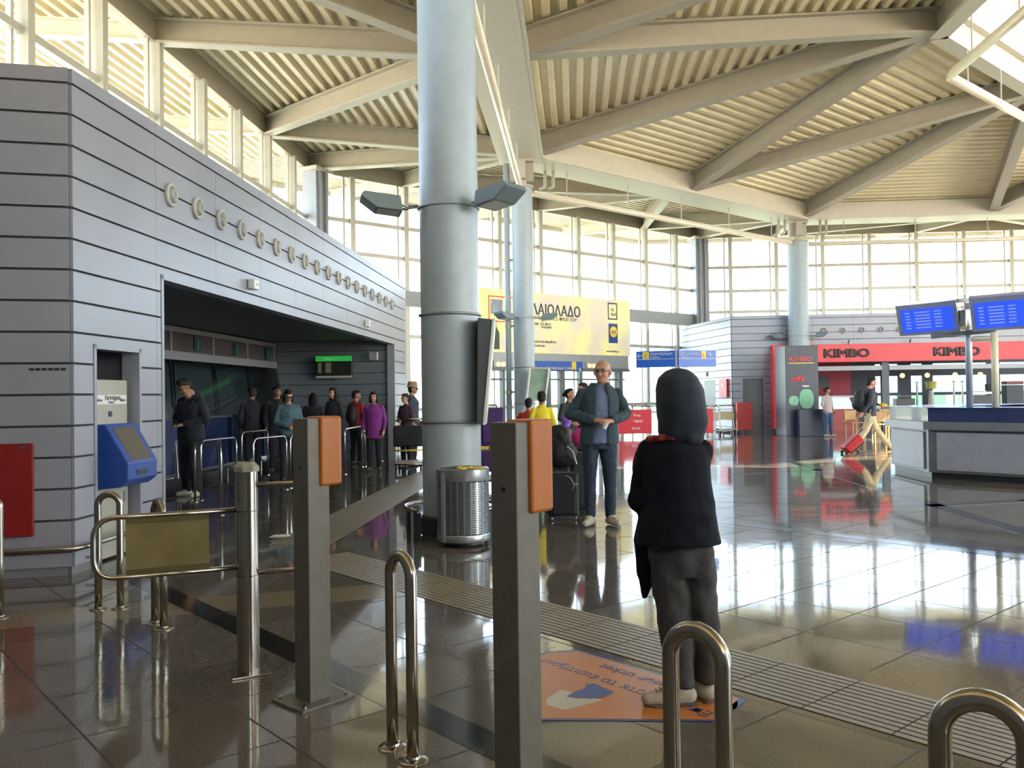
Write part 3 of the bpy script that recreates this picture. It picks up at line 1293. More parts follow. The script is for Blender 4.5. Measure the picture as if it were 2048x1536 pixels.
stub(1090, 345, 23.2, 'paired grey pipe bends under the ring beam beside the mid-distance column')
stub(1557, 440, 30.4, 'paired grey pipe bends under the ring beam left of the farthest column')
stub(1640, 440, 30.6, 'paired grey pipe bends under the ring beam right of the farthest column')


# ------------------------------------------------------------------ suspended light trunking
def trunk(p, q, z, label, rods, ztop, r=.075, twin=False):
    p, q = Vector(p), Vector(q)
    L = (q - p).length
    d = (q - p).normalized()
    m_ = (p + q) / 2
    t = thing('light_trunking', label, 'light fitting', (m_.x, m_.y, z), 0, 'suspended light trunking')
    s = MB()
    s.beam(P3(p, z + r * .6), P3(q, z + r * .6), r * 1.6, r * .9)
    s.build('spine', m_ring, t)
    s = MB()
    nn = Vector((-d.y, d.x))
    s.tube([P3(p, z), P3(q, z)], r, 14)
    s.build('tube', mat('trunking_tube', (.66, .60, .48), .3, .1, emit=(1, .82, .5), es=.05), t, smooth=True)
    for k in range(rods):
        x = lerp(p, q, (k + .5) / rods)
        s = MB()
        s.tube([P3(x, z + r), P3(x, ztop)], .018, 6)
        s.build('hanger_rod', m_steel, t)
    return t


def cut(i0, i1, k=1.0, g=.4, sh=0.0):
    a, b = oc(i0, k), oc(i1, k)
    d = (b - a).normalized()
    return a + d * g, b - d * g


trunk(*cut(0, 1), 6.68, 'bright light trunking under the ring beam running away from the nearest column', 5, 7.5)
trunk(*cut(1, 2), 6.72, 'long light trunking between the mid-distance and farthest columns', 5, 7.5)
trunk(*cut(2, 3), 6.72, 'light trunking from the farthest column to the right edge', 5, 7.5)
trunk(oc(0, .425), oc(1, .425) - (oc(1) - oc(0)).normalized() * .16, 7.92, 'trunking under the roof lantern, rising to the upper right corner', 3, 8.75, .085)
trunk(oc(1, .425) + (oc(2) - oc(1)).normalized() * .05, oc(2, .425), 7.92, 'trunking under the roof lantern, sloping down to the right edge', 3, 8.75, .085)
# ------------------------------------------------------------------ stainless hoops in the foreground
def hoop(name_label, p, q, z=.80, r=.024, cat='hoop barrier'):
    p, q = Vector(p), Vector(q)
    c = (p + q) / 2
    t = thing('hoop_barrier', name_label, cat, (c.x, c.y, 0), 0)
    d = (q - p) / 2
    R = d.length
    dn = d.normalized()
    pts = [(p.x, p.y, 0), (p.x, p.y, (z - R) / 2), (p.x, p.y, z - R)]
    for k in range(1, 16):
        a = pi - k * pi / 16
        v = c + dn * R * cos(a)
        pts.append((v.x, v.y, z - R + R * sin(a)))
    pts += [(q.x, q.y, z - R), (q.x, q.y, (z - R) / 2), (q.x, q.y, 0)]
    s = MB()
    s.tube(pts, r, 20)
    s.build('tube', m_inox, t, smooth=True)
    for e in (p, q):
        s = MB()
        s.lathe([(.06, 0), (.06, .004), (.055, .008), (.03, .012), (.027, .02)], Matrix.Translation((e.x, e.y, 0)), 24)
        s.build('flange', m_inox, t, auto=True)
    return t


hoop('narrow stainless hoop barrier standing between the two orange-topped posts', G(785, 1495).xy, G(826, 1521).xy, .805)
hoop('stainless hoop barrier in front of the dark hooded figure, its feet below the frame', (.435, 2.44), (.555, 2.33), .80)
hoop('stainless hoop barrier at the lower right corner', (.905, 1.86), (1.045, 1.775), .80)
hoop('wide stainless hoop behind the yellowed gate panel, nearest the ticket machine', G(197, 1219).xy, G(241, 1217).xy, .80)
hoop('stainless hoop seen almost edge-on behind the right end of the gate panel', G(310, 1247).xy, G(327, 1258).xy, .80)
hoop('stainless hoop cut off by the left edge of the picture', G(-32, 1236).xy, G(0, 1236).xy, .80)


# ------------------------------------------------------------------ validator posts
def validator(cx, cy, label):
    t = thing('validator_post', label, 'ticket validator', (cx, cy, 0), radians(-42))
    h = .0615
    s = MB()
    s.box((0, 0, .68), (.123, .123, 1.352))
    s.build('post', m_post, t, local=True, bevel=.004)
    s = MB()
    s.box((0, 0, .007), (.30, .26, .014))
    bp2 = s.build('base_plate', m_post, t, local=True, bevel=.003)
    for x in (-.12, .12):
        for y in (-.1, .1):
            s = MB()
            s.cyl((x, y), .012, .014, .026, 6)
            s.build('bolt', m_chrome, bp2, local=True)
    s = MB()
    s.box((-h, 0, 1.118), (.004, .016, .016))
    s.build('screw', m_black, t, local=True)
    return t, h


# local axes: the post's two visible faces are -y (front right) and -x (front left)
def finish_validator(t, h):
    s = MB()
    s.box((.0665, -.014, 1.197), (.126, .125, .335))
    b = s.build('validator_box', m_orange, t, local=True, bevel=.012)
    s = MB()
    s.box((.069, .051, 1.22), (.08, .006, .2))
    s.build('display', m_black, b, local=True)
    s = MB()
    s.box((.131, -.02, 1.19), (.003, .05, .008))
    s.build('ticket_slot', m_black, b, local=True)


# place so that the corner between the two visible faces meets the surveyed pixel
for px, py, Z, lab in ((1031, 845, 3.03, 'nearer grey square post with orange ticket validator, cut by the bottom edge'),
                       (614.6, 1405, 4.10, 'farther grey square post with orange ticket validator, its base plate in view')):
    a = radians(49)
    P = D(px, 845, Z)
    ang = radians(48.5)
    # face directions: right face runs along (cos, sin) of ang, left face along (-sin, cos)
    rdir = Vector((cos(ang), sin(ang)))
    ldir = Vector((-sin(ang), cos(ang)))
    c = Vector((P.x, P.y)) + (rdir + ldir) * .0615
    t, h = validator(c.x, c.y, lab)
    t.rotation_euler = (0, 0, ang)
    WM[t.name] = Matrix.Translation((c.x, c.y, 0)) @ Matrix.Rotation(ang, 4, 'Z')
    finish_validator(t, h)

# ------------------------------------------------------------------ swing gate
b = G(497, 1347)
bx, by = b.x, b.y
t = thing('swing_gate', 'stainless turnstile bollard with looped gate arms and a yellowed clear panel', 'gate', (bx, by, 0))
s = MB()
s.cyl((bx, by), .0565, .012, 1.07, 40)
s.build('bollard', m_inox, t, auto=True)
s = MB()
s.cyl((bx, by), .068, 1.07, 1.095, 8)
s.cyl((bx, by), .068, 1.095, 1.118, 8, r1=.045)
s.build('cap', mat('cap_grey', (.36, .35, .29), .4), t)
s = MB()
s.box((bx, by, .006), (.2, .17, .012), .5)
s.build('base_plate', m_inox, t, bevel=.003)
for z in (.52, .86):
    s = MB()
    s.cyl((bx, by), .0575, z, z + .003, 40)
    s.build('joint_ring', m_black, t)
gl = Vector((-2.09, 4.30))
gd = (gl - Vector((bx, by)))
zt, zb_ = .868, .565
A = Vector((bx, by, 0))
e = Vector((gl.x, gl.y, 0))
s = MB()
s.tube(bez([A + Vector((0, 0, zt)), e + Vector((0, 0, zt)), e + Vector((0, 0, zb_)), A + Vector((0, 0, zb_))], r=.11, n=8), .0135, 14)
s.build('gate_frame', m_inox, t, smooth=True)
s = MB()
u = gd.normalized()
L = gd.length
q0, q1 = A.xy + u * (L * .26), A.xy + u * (L * .80)
s.beam(P3(q0, (zt + zb_) / 2), P3(q1, (zt + zb_) / 2), .006, zt - zb_ - .012)
m_acr = mat('yellowed_acrylic', (.25, .20, .085), .35, 0, var=.15, scale=7)
s.build('acrylic_panel', m_acr, t)
for z in (zt - .02, zb_ + .02):
    s = MB()
    s.beam(P3(q0, z), P3(q1, z), .016, .035)
    s.build('panel_clip', mat('clip_bronze', (.22, .17, .08), .35, .6), t)
r_ = Vector((.93, .36)).normalized()
e = A + Vector((r_.x, r_.y, 0)) * .38
s = MB()
for_z = (1.0, .555)
s.tube(bez([A + Vector((0, 0, .995)), e + Vector((0, 0, .995)), e + Vector((0, 0, .53)), A + Vector((0, 0, .53))], r=.1, n=8), .0135, 14)
s.build('short_arm', m_inox, t, smooth=True)

# ------------------------------------------------------------------ queue rails
def qrail(x1, y1, x2, y2, label, z=.86):
    t = thing('queue_rail', label, 'queue rail', ((x1 + x2) / 2, (y1 + y2) / 2, 0), 0, None)
    s = MB()
    s.tube(bez([(x1, y1, 0), (x1, y1, z), (x2, y2, z), (x2, y2, 0)], r=.13, n=7), .017, 12)
    s.build('tube', m_chrome, t, smooth=True)
    for p in ((x1, y1), (x2, y2)):
        s = MB()
        s.cyl(p, .045, 0, .008, 16)
        s.build('flange', m_chrome, t)
        s = MB()
        s.cyl(p, .021, z - .16, z - .13, 12)
        s.build('collar', m_chrome, t)


def qx(x, Y):
    return D(x, 860, Y).x


qrail(lp(10.9, -.25).x, 10.9, qx(389, 12.35), 12.35, 'queue rail at left in the recess, its end by the wall opening')
qrail(qx(401, 12.55), 12.55, qx(472, 13.6), 13.6, 'queue rail just right of the young man bending over his phone')
qrail(qx(483, 15.6), 15.6, qx(535, 16.6), 16.6, 'queue rail behind the gate bollard, farther of two')
qrail(qx(506, 13.0), 13.0, qx(572, 13.9), 13.9, 'queue rail behind the gate bollard, nearer of two')
qrail(qx(580, 14.1), 14.1, qx(640, 15.3), 15.3, 'queue rail half hidden by the farther orange-topped post')
qrail(qx(689, 16.5), 16.5, qx(723, 18.2), 18.2, 'queue rail before the figure in the dark vest')
qrail(qx(729, 18.3), 18.3, qx(762, 19.8), 19.8, 'queue rail before the figure in the purple coat')

# ------------------------------------------------------------------ litter bin and guard rail at the big column
bc = Vector((-.495, 8.50))
t = thing('litter_bin', 'silver slotted litter bin with yellow rimmed openings beside the big column', 'litter bin', (bc.x, bc.y, 0))
R0 = .255
s = MB()
s.cyl(bc, .20, .02, .07, 32)
s.build('foot', m_black, t, auto=True)
s = MB()
s.lathe([(R0, .05), (R0 + .006, .06), (R0 + .006, .115), (R0, .125)], Matrix.Translation((bc.x, bc.y, 0)), 48, close=False)
s.build('lower_hoop', mat('bin_silver', (.34, .37, .39), .3, .7), t, auto=True)
s = MB()
s.lathe([(R0, .63), (R0 + .004, .64), (R0 + .004, .745), (R0 - .01, .755), (R0 - .03, .75)], Matrix.Translation((bc.x, bc.y, 0)), 48, close=False)
s.build('upper_hoop', mat('bin_silver', (.34, .37, .39), .3, .7), t, auto=True)
s = MB()
for k in range(30):
    z = .135 + k * .0165
    s.lathe([(R0 - .012, z), (R0, z), (R0, z + .0075), (R0 - .012, z + .0075)], Matrix.Translation((bc.x, bc.y, 0)), 48, close=False)
for k in range(24):
    a = 2 * pi * k / 24 + .1
    s.box((bc.x + (R0 - .004) * cos(a), bc.y + (R0 - .004) * sin(a), .38), (.008, .014, .5), a)
o = s.build('slotted_body', MATS['bin_silver'], t)
for a in (-2.35, .79):
    s = MB()
    s.box((bc.x + (R0 + .002) * cos(a), bc.y + (R0 + .002) * sin(a), .38), (.02, .05, .66), a)
    s.build('door_stile', MATS['bin_silver'], t, bevel=.004)
s = MB()
s.cyl(bc, R0 - .02, .1, .62, 40)
s.build('liner', mat('bin_liner_dark', (.03, .035, .04), .6), t, auto=True)
s = MB()
s.cyl(bc, R0 - .02, .735, .742, 40)
s.build('lid', mat('lid_dark', (.05, .05, .05), .5), t)
for dx_, cc in ((.0, .05), (.13, .08)):
    s = MB()
    s.tube([(bc.x + dx_ + cc * cos(a * pi / 8), bc.y - .05 + .1 * sin(a * pi / 8), .752) for a in range(16)], .011, 6, closed=True)
    s.build('yellow_rim', m_yel, t, smooth=True)

cp = oc(0)
t = thing('column_guard', 'low dark steel guard ring on posts round the foot of the big column', 'guard rail', (cp.x, cp.y, 0))
s = MB()
s.tube([(cp.x + .50 * cos(-.75 + a * pi / 18), cp.y + .50 * sin(-.75 + a * pi / 18), .30) for a in range(28)], .022, 10)
s.build('ring', m_inox, t, smooth=True)
for a in range(5):
    an = -.7 + a * 1.17
    s = MB()
    s.box((cp.x + .50 * cos(an), cp.y + .50 * sin(an), .14), (.05, .07, .28), an)
    s.build('post', mat('guard_dark', (.045, .05, .055), .4, .5), t, bevel=.006)
s = MB()
s.lathe([(.33, .02), (.345, .02), (.345, .2), (.33, .2)], Matrix.Translation((cp.x, cp.y, 0)), 40, close=False)
s.build('kick_band', MATS['guard_dark'], t, auto=True)

# light box on the flank of the big column
t = thing('column_light_box', 'tall dark advertising case with white edge leaning on the right of the big column', 'advertising case', (cp.x + .45, cp.y - .1, 1.17))
s = MB()
y0, y1 = 8.75, 9.35
sec = [(D(957, 640, 9).x, 2.25), (D(986, 644, 9).x, 2.23), (D(967, 845, 9).x, 1.17), (D(955, 842, 9).x, 1.18)]
s.add([(x, y0, z) for x, z in sec] + [(x, y1, z) for x, z in sec], [(3, 2, 1, 0), (4, 5, 6, 7), (0, 1, 5, 4), (1, 2, 6, 5), (2, 3, 7, 6), (3, 0, 4, 7)])
s.build('case', mat('case_slate', (.08, .10, .11), .4), t, bevel=.01)
s = MB()
x0, x1 = D(986, 644, 9).x, D(967, 845, 9).x
s.hexa([(x1, y0 - .01, 1.16), (x1 + .026, y0 - .01, 1.16), (x1 + .026, y1, 1.16), (x1, y1, 1.16), (x0, y0 - .01, 2.24), (x0 + .026, y0 - .01, 2.24), (x0 + .026, y1, 2.24), (x0, y1, 2.24)])
s.build('white_frame', m_white, t)
# tilted glass case on the second column
t = thing('column_glass_case', 'tilted glass fronted poster case on the right of the mid-distance column', 'poster case', D(1082, 770, 21.6))
a, b_, c_, d_ = D(1060, 737, 21.6), D(1098, 738, 21.6), D(1090, 800, 21.3), D(1053, 800, 21.3)
s = MB()
q = [d_, c_, b_, a]
s.hexa([v + Vector((0, .06, 0)) for v in (d_, c_)] + [c_ + Vector((0, .10, 0)), d_ + Vector((0, .10, 0))] + [v + Vector((0, .06, 0)) for v in (a, b_)] + [b_ + Vector((0, .10, 0)), a + Vector((0, .10, 0))])
s.build('poster', mat('pale_green_poster', (.30, .42, .34), .3, var=.3, scale=2), t)
s = MB()
s.tube([a, b_, c_, d_], .035, 6, closed=True)
s.build('frame', m_white, t)

# ------------------------------------------------------------------ far banner and entrance lobby on the banner wall
Q1, Q2 = oc(1, KO), oc(2, KO)
wdir = (Q2 - Q1).normalized()
winn = Vector((wdir.y, -wdir.x))


def WB(x, y, off=0.0):
    """point on the banner wall plane, off metres into the hall"""
    d = ray(x, y)
    o = Q1 + winn * off
    nn = winn
    t_ = (o.x * nn.x + o.y * nn.y) / (d.x * nn.x + d.y * nn.y)
    return Vector((d.x * t_, d.y * t_, EYE + d.z * t_))


wd3 = Vector((wdir.x, wdir.y, 0))
wn3 = Vector((winn.x, winn.y, 0))


def wslab(mb, u0, u1, z0, z1, n0, n1):
    q = [Q1 + wdir * u0 + winn * n0, Q1 + wdir * u1 + winn * n0, Q1 + wdir * u1 + winn * n1, Q1 + wdir * u0 + winn * n1]
    mb.prism([tuple(x) for x in q], z0, z1)


def wu(x, off=0.0):
    p = WB(x, 780, off)
    return (p.xy - Q1).dot(wdir)


OFFB = .55
ub0, ub1 = wu(925, OFFB), wu(1262, OFFB)
t = thing('advertising_banner', 'huge cream and yellow olive oil banner high on the far window wall', 'banner', (WB(1100, 780, OFFB).x, WB(1100, 780, OFFB).y, 2.95))
s = MB()
wslab(s, ub0, ub1, 2.95, 5.1, OFFB - .12, OFFB)


def banner_mat():
    m = mat('banner_cream', (.72, .62, .34), .5, var=.0)
    t_ = m.node_tree
    b_ = t_.nodes['Principled BSDF']
    tc = t_.nodes.new('ShaderNodeTexCoord')
    nz = t_.nodes.new('ShaderNodeTexNoise')
    nz.inputs['Scale'].default_value = .8
    rp = t_.nodes.new('ShaderNodeValToRGB')
    rp.color_ramp.elements[0].position = .38
    rp.color_ramp.elements[0].color = (.60, .54, .42, 1)
    rp.color_ramp.elements[1].position = .62
    rp.color_ramp.elements[1].color = (.74, .68, .26, 1)
    t_.links.new(tc.outputs['Object'], nz.inputs[0])
    t_.links.new(nz.outputs[0], rp.inputs[0])
    t_.links.new(rp.outputs[0], b_.inputs['Base Color'])
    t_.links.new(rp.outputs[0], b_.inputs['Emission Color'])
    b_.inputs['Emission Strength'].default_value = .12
    return m


ban = s.build('sheet', banner_mat(), t)


def wt(body, size, x, y, m, par, name='lettering', off=OFFB + .01, sx=1.0, bold=0.0):
    p = WB(x, y, off)
    return text(name, body, size, p, wd3, (0, 0, 1), m, par, .01, sx=sx, bold=bold)


m_ink = mat('dark_ink', (.05, .06, .09), .6)
wt('ΕΛΑΙΟΛΑΔΟ', .53, 1050, 627, m_ink, t, sx=.9, bold=.007)
wt('Η ΠΕΡΙΒΑΛΛΕΣ ΦΛΟΣ ΣΟΥ', .17, 1066, 638, m_ink, t, 'slogan', sx=1.0)
wt('ΜΕ ΤΟ ΝΕΟ', .14, 1070, 650, m_ink, t, 'small_text')
wt('ελληνικό', .12, 1082, 656, m_ink, t, 'small_text')
wt('Αγνό και παρθένο', .13, 1067, 685, m_ink, t, 'small_text')
wt('ελαιόλαδο', .11, 1067, 693, m_ink, t, 'small_text')
wt('www.lidl-hellas.gr', .10, 1213, 704, m_ink, t, 'small_text')
# framed stamp and round shop badge
s = MB()
u = wu(1218, OFFB)
for a0, a1, z0, z1 in ((0, .52, 4.93, 4.98), (0, .52, 4.33, 4.38), (0, .04, 4.33, 4.98), (.48, .52, 4.33, 4.98)):
    wslab(s, u + a0, u + a1, z0, z1, OFFB, OFFB + .012)
s.build('stamp_frame', m_ink, t)
wt('1η\nτιμή', .17, 1221, 622, m_ink, t, 'stamp_text')
u = wu(1219, OFFB)
s = MB()
wslab(s, u, u + .5, 3.43, 4.18, OFFB, OFFB + .01)
bd_ = s.build('badge_plate', mat('badge_blue', (.02, .06, .3), .5), t)
s = MB()
cc = Q1 + wdir * (u + .25) + winn * (OFFB + .012)
Rm = Matrix.Translation((cc.x, cc.y, 3.86)) @ Matrix.Rotation(atan2(winn.y, winn.x), 4, 'Z') @ Matrix.Rotation(pi / 2, 4, 'Y')
s.lathe([(.235, 0), (.235, .008)], Rm, 32)
bd1 = s.build('badge_ring', m_red, bd_)
s = MB()
s.lathe([(.212, .006), (.212, .014)], Rm, 32)
s.build('badge_disc', m_yel, bd_)
text('badge_text', 'LiDL', .17, (cc.x - wdir.x * .17 + winn.x * .02, cc.y - wdir.y * .17 + winn.y * .02, 3.80), wd3, (0, 0, 1), MATS['badge_blue'], bd_, .006)
# left end of the banner: red framed picture and a bottle
u = wu(979, OFFB)
s = MB()
for a0, a1, z0, z1 in ((0, 1.15, 4.78, 4.82), (0, 1.15, 3.93, 3.97), (0, .04, 3.93, 4.82), (1.11, 1.15, 3.93, 4.82)):
    wslab(s, u + a0, u + a1, z0 + .05, z1 + .05, OFFB, OFFB + .012)
s.build('picture_frame', m_redk, t)
s = MB()
wslab(s, u + .1, u + .62, 4.25, 4.75, OFFB, OFFB + .012)
s.build('picture', mat('faded_picture', (.30, .34, .42), .6, var=.4, scale=5), t)
s = MB()
ub = wu(991, OFFB)
prof = [(.0, 3.05), (.2, 3.05), (.2, 3.6), (.07, 3.82), (.07, 4.05), (0, 4.05)]
vs = []
for k in (OFFB, OFFB + .012):
    for a, z in [(-r, zz) for r, zz in prof] + [(r, zz) for r, zz in prof[::-1]]:
        p_ = Q1 + wdir * (ub + a) + winn * k
        vs.append((p_.x, p_.y, z))
n = len(vs) // 2
s.add(vs, [tuple(range(n)), tuple(range(n, 2 * n))[::-1]] + [(i, n + i, n + (i + 1) % n, (i + 1) % n) for i in range(n)])
s.build('bottle_picture', mat('bottle_green_print', (.05, .07, .03), .5), t)

# entrance lobby under the banner
ENT = struct('door_1')
m_lob = mat('lobby_grey', (.33, .35, .36), .4, .2)
s = MB()
ue0, ue1 = wu(905, .5), wu(1258, .5)
wslab(s, ue0, ue1, 2.45, 2.98, 0.1, .5)
s.build('lintel', m_lob, ENT)
s = MB()
wslab(s, ue0, ue1, 2.33, 2.45, .1, .55)
s.build('door_track', mat('track_dark', (.12, .14, .14), .4), ENT)
for x, w in ((930, .12), (963, .2), (1006, .12), (1098, .1), (1123, .26), (1160, .1), (1200, .1), (1240, .22)):
    s = MB()
    u = wu(x, .3)
    wslab(s, u - w / 2, u + w / 2, 0, 2.36, .2, .36)
    s.build('door_stile', mat('stile_green_grey', (.13, .16, .155), .4), ENT)
s = MB()
wslab(s, ue0, ue1, .0, .12, .2, .34)
wslab(s, ue0, ue1, 2.0, 2.06, .24, .30)
s.build('rails', MATS['stile_green_grey'], ENT)
s = MB()
wslab(s, ue0, ue1, .12, 2.3, .27, .275)
s.build('door_glass', m_glass, ENT)
# direction sign over the doors
t = thing('overdoor_sign', 'long blue direction sign with white text over the entrance doors', 'sign', WB(1110, 740, .6))
ua, ub_ = wu(1062, .56), wu(1164, .56)
s = MB()
wslab(s, ua, ub_, 2.36, 2.68, .56, .62)
s.build('board', m_blue, t)
wt('Προς την πύλη Επιβατικού Σταθμού', .13, 1065, 738, m_paper, t, off=.63, sx=.95)
wt('Terminal', .11, 1070, 745, m_paper, t, off=.63)
s = MB()
u = wu(1144, .62)
wslab(s, u, u + .22, 2.38, 2.67, .62, .635)
s.build('pictogram_tile', m_yel, t)
wt('i', .24, 1147, 745, m_ink, t, 'pictogram', off=.645)
wt('↑', .24, 1156, 745, m_paper, t, 'arrow', off=.63)
for x in (1002, 1184):
    t = thing('exit_lamp', 'small glowing orange sign over the doors, %s of two' % ('left' if x < 1100 else 'right'), 'sign', WB(x, 742, .56), 0)
    u = wu(x, .56)
    s = MB()
    wslab(s, u - .28, u + .28, 2.42, 2.66, .5, .54)
    s.build('plate', m_lob, t)
    for k in (-.1, .12):
        s = MB()
        p_ = Q1 + wdir * (u + k) + winn * .56
        s.ell((p_.x, p_.y, 2.54), (.075, .075, .075))
        s.build('glow', mat('orange_glow', (.8, .4, .1), .4, emit=(1, .5, .15), es=1.2), t, smooth=True)

# handrail behind the barrier at the far right of that wall
t = thing('far_handrail', 'pair of pale handrails before the far glazing left of the blue sign pole', 'rail', WB(1280, 860, .9))
s = MB()
for z in (.98, .74):
    u0, u1 = wu(1262, .9), wu(1335, .9)
    p0, p1 = Q1 + wdir * u0 + winn * .9, Q1 + wdir * u1 + winn * .9
    s.tube([(p0.x, p0.y, z), (p1.x, p1.y, z)], .03, 8)
s.build('rails', m_inox, t, smooth=True)
for x in (1264, 1300, 1334):
    s = MB()
    p0 = Q1 + wdir * wu(x, .9) + winn * .9
    s.tube([(p0.x, p0.y, 0), (p0.x, p0.y, 1.0)], .03, 8)
    s.build('rail_post', m_inox, t)

# free-standing blue direction sign
SY = 18.0
t = thing('direction_sign', 'free-standing blue direction sign on a slim pole above the hooded figure', 'sign', (D(1353, 900, SY).x, SY, 0))
x0, x1, x2 = D(1272, 715, SY + .3), D(1353, 715, SY), D(1432, 715, SY + .3)
s = MB()
s.tube([(x1.x, SY + .06, 0), (x1.x, SY + .06, 2.45)], .03, 12)
s.build('pole', m_trimw, t, smooth=True)
s = MB()
s.cyl((x1.x, SY + .06), .2, 0, .03, 24)
s.build('base_plate', m_inox, t)
for nm, a, b_, tz in (('left', x0, x1, 0), ('right', x1, x2, 0)):
    s = MB()
    d = (b_ - a).normalized()
    a_ = Vector((a.x, a.y)) + Vector((d.x, d.y)) * .0
    e_ = Vector((b_.x, b_.y)) - Vector((d.x, d.y)) * .0
    if nm == 'left':
        e_ -= Vector((d.x, d.y)) * .05
    else:
        a_ += Vector((d.x, d.y)) * .05
    s.wall(a_, e_, .05, 2.01, 2.355)
    bo_ = s.build('board', mat('bright_sign_blue', (.02, .13, .62), .35), t)
    s = MB()
    s.wall(a_, e_, -.004, 2.175, 2.185)
    s.build('divider', m_paper, bo_)
    dd = Vector((d.x, d.y, 0))
    nn = Vector((d.y, -d.x, 0)) * .008
    if nm == 'left':
        s = MB()
        p_ = a_ + Vector((d.x, d.y)) * .14
        s.wall(p_, p_ + Vector((d.x, d.y)) * .14, -.005, 2.19, 2.34)
        s.build('pictogram_tile', m_yel, bo_)
        text('arrow', '←', .15, P3(a_, 2.21) + dd * .01 + nn, dd, (0, 0, 1), m_paper, bo_)
        text('pictogram', 'i', .13, P3(a_, 2.21) + dd * .19 + nn * 1.5, dd, (0, 0, 1), m_ink, bo_)
        text('lettering', 'Αεροδρόμιο', .085, P3(a_, 2.265) + dd * .30 + nn, dd, (0, 0, 1), m_paper, bo_)
        text('lettering', 'Airport', .07, P3(a_, 2.20) + dd * .30 + nn, dd, (0, 0, 1), m_paper, bo_)
    else:
        s = MB()
        p_ = a_ + Vector((d.x, d.y)) * .54
        s.wall(p_, p_ + Vector((d.x, d.y)) * .11, -.005, 2.19, 2.34)
        s.build('pictogram_tile', m_yel, bo_)
        text('arrow', '↑', .15, P3(a_, 2.21) + dd * .67 + nn, dd, (0, 0, 1), m_paper, bo_)
        text('pictogram', 'S', .12, P3(a_, 2.21) + dd * .56 + nn * 1.5, dd, (0, 0, 1), m_redk, bo_)
        text('lettering', 'Σιδηρόδρομος', .078, P3(a_, 2.265) + dd * .03 + nn, dd, (0, 0, 1), m_paper, bo_)
        text('lettering', 'Railway', .065, P3(a_, 2.20) + dd * .05 + nn, dd, (0, 0, 1), m_paper, bo_)

# ------------------------------------------------------------------ coffee shop wall
def KY(X):
    return 31.0 - .074 * (X - 7.9)


kd = Vector((1, -.074)).normalized()
kn = Vector((kd.y, -kd.x))            # towards the hall
K0 = Vector((8.06, 31.62))


def ku(X):
    return (X - 7.9) / kd.x * 1.02


def kp(X, off=0.0, z=0.0):
    p = K0 + kd * ku(X) + kn * off
    return Vector((p.x, p.y, z))


def kslab(mb, X0, X1, z0, z1, n0, n1):
    q = [kp(X0, n0), kp(X1, n0), kp(X1, n1), kp(X0, n1)]
    mb.prism([tuple(x.xy) for x in q], z0, z1)


WR = struct('wall_far')
XE = 19.2
clad(WR, K0, kp(XE).xy, .1, ZT, [(ku(8.26), ku(8.98), 0, 1.96), (ku(9.75), ku(XE) + 1, 0, 2.62)], zb=.212)
ke = Vector((-.65, 3.9)).normalized()
clad(WR, K0 + ke * 5.6, K0, .1, ZT, [(3.0, 4.1, 0, 1.96)], name='end_cladding')
s = MB()
s.wall(kp(7.9).xy, kp(8.26).xy, .1, 0, .1)
s.wall(kp(8.98).xy, kp(9.75).xy, .1, 0, .1)
s.build('plinth', MATS['plinth_grey'], WR)
s = MB()
s.prism([tuple(K0), tuple(kp(XE).xy), tuple(kp(XE, -6.4).xy), tuple(kp(6.9, -6.0).xy)], ZT - .12, ZT - .02)
s.build('roof_slab', m_trimw, WR)
s = MB()
s.prism([tuple(kp(9.6, -.1).xy), tuple(kp(XE, -.1).xy), tuple(kp(XE, -6.4).xy), tuple(kp(9.6, -6.4).xy)], 2.75, 2.82)
s.build('shop_ceiling', m_dark, WR)
DR = struct('door_2')
s = MB()
kslab(s, 8.26, 8.98, 0, 1.96, -.08, -.04)
s.build('door_leaf', mat('slate_door', (.15, .16, .18), .4), DR)
s = MB()
kslab(s, 8.20, 8.26, 0, 2.0, -.06, .03)
kslab(s, 8.98, 9.04, 0, 2.0, -.06, .03)
kslab(s, 8.20, 9.04, 1.96, 2.0, -.06, .03)
s.build('door_frame', m_clad, DR)
DR = struct('door_3')
s = MB()
a = K0 + ke * 1.5
b_ = K0 + ke * 2.6
s.wall(a, b_, .03, 0, 1.96)
s.build('door_leaf', mat('dark_door', (.06, .065, .08), .4), DR)
t = thing('fire_cabinet', 'red fire hose cabinet on grey boards left of the slate door', 'fire cabinet', kp(7.55, .1, 1.3))
# it hangs on the end face of the block, close to the corner
s = MB()
for (u0, u1, z0, z1) in ((.25, .95, 1.28, 1.97),):
    p0, p1 = K0 + ke * u0, K0 + ke * u1
    s.wall(p0, p1, .12, z0, z1)
s.build('cabinet', mat('cabinet_red', (.55, .03, .06), .4), t, bevel=.01)
t.location = (*(K0 + ke * .6), 1.28)
WM[t.name] = Matrix.Translation(t.location)
for ch in t.children:
    ch.data.transform(Matrix.Translation(kp(7.55, .1, 1.3) - t.location))
s = MB()
p0, p1 = K0 + ke * .5, K0 + ke * .72
s.wall(p0, p1, .13, 1.72, 1.8)
s.build('label_plate', m_paper, t)
# small alarm above the dark door
t = thing('alarm_bell', 'small round grey alarm on pale boards above the dark doorway', 'alarm', (*(K0 + ke * 2.4), 2.15))
s = MB()
p0 = K0 + ke * 2.3
s.ell((p0.x - .03, p0.y, 2.2), (.07, .1, .1))
s.build('dome', m_steel, t, smooth=True)

krz = atan2(kn.y, kn.x) + pi / 2
for k in range(-2, 9):
    X = 11.12 + .655 * k
    l = 'round nozzle above the coffee shop header, %s' % ('leftmost, beside the column' if k == -2 else '%s from the left' % ORD[k + 2].replace('nearest', 'first'))
    copy_tree(NOZ, kp(X, .03, 3.66), krz, l)['group'] = 'air nozzles above the coffee shop'

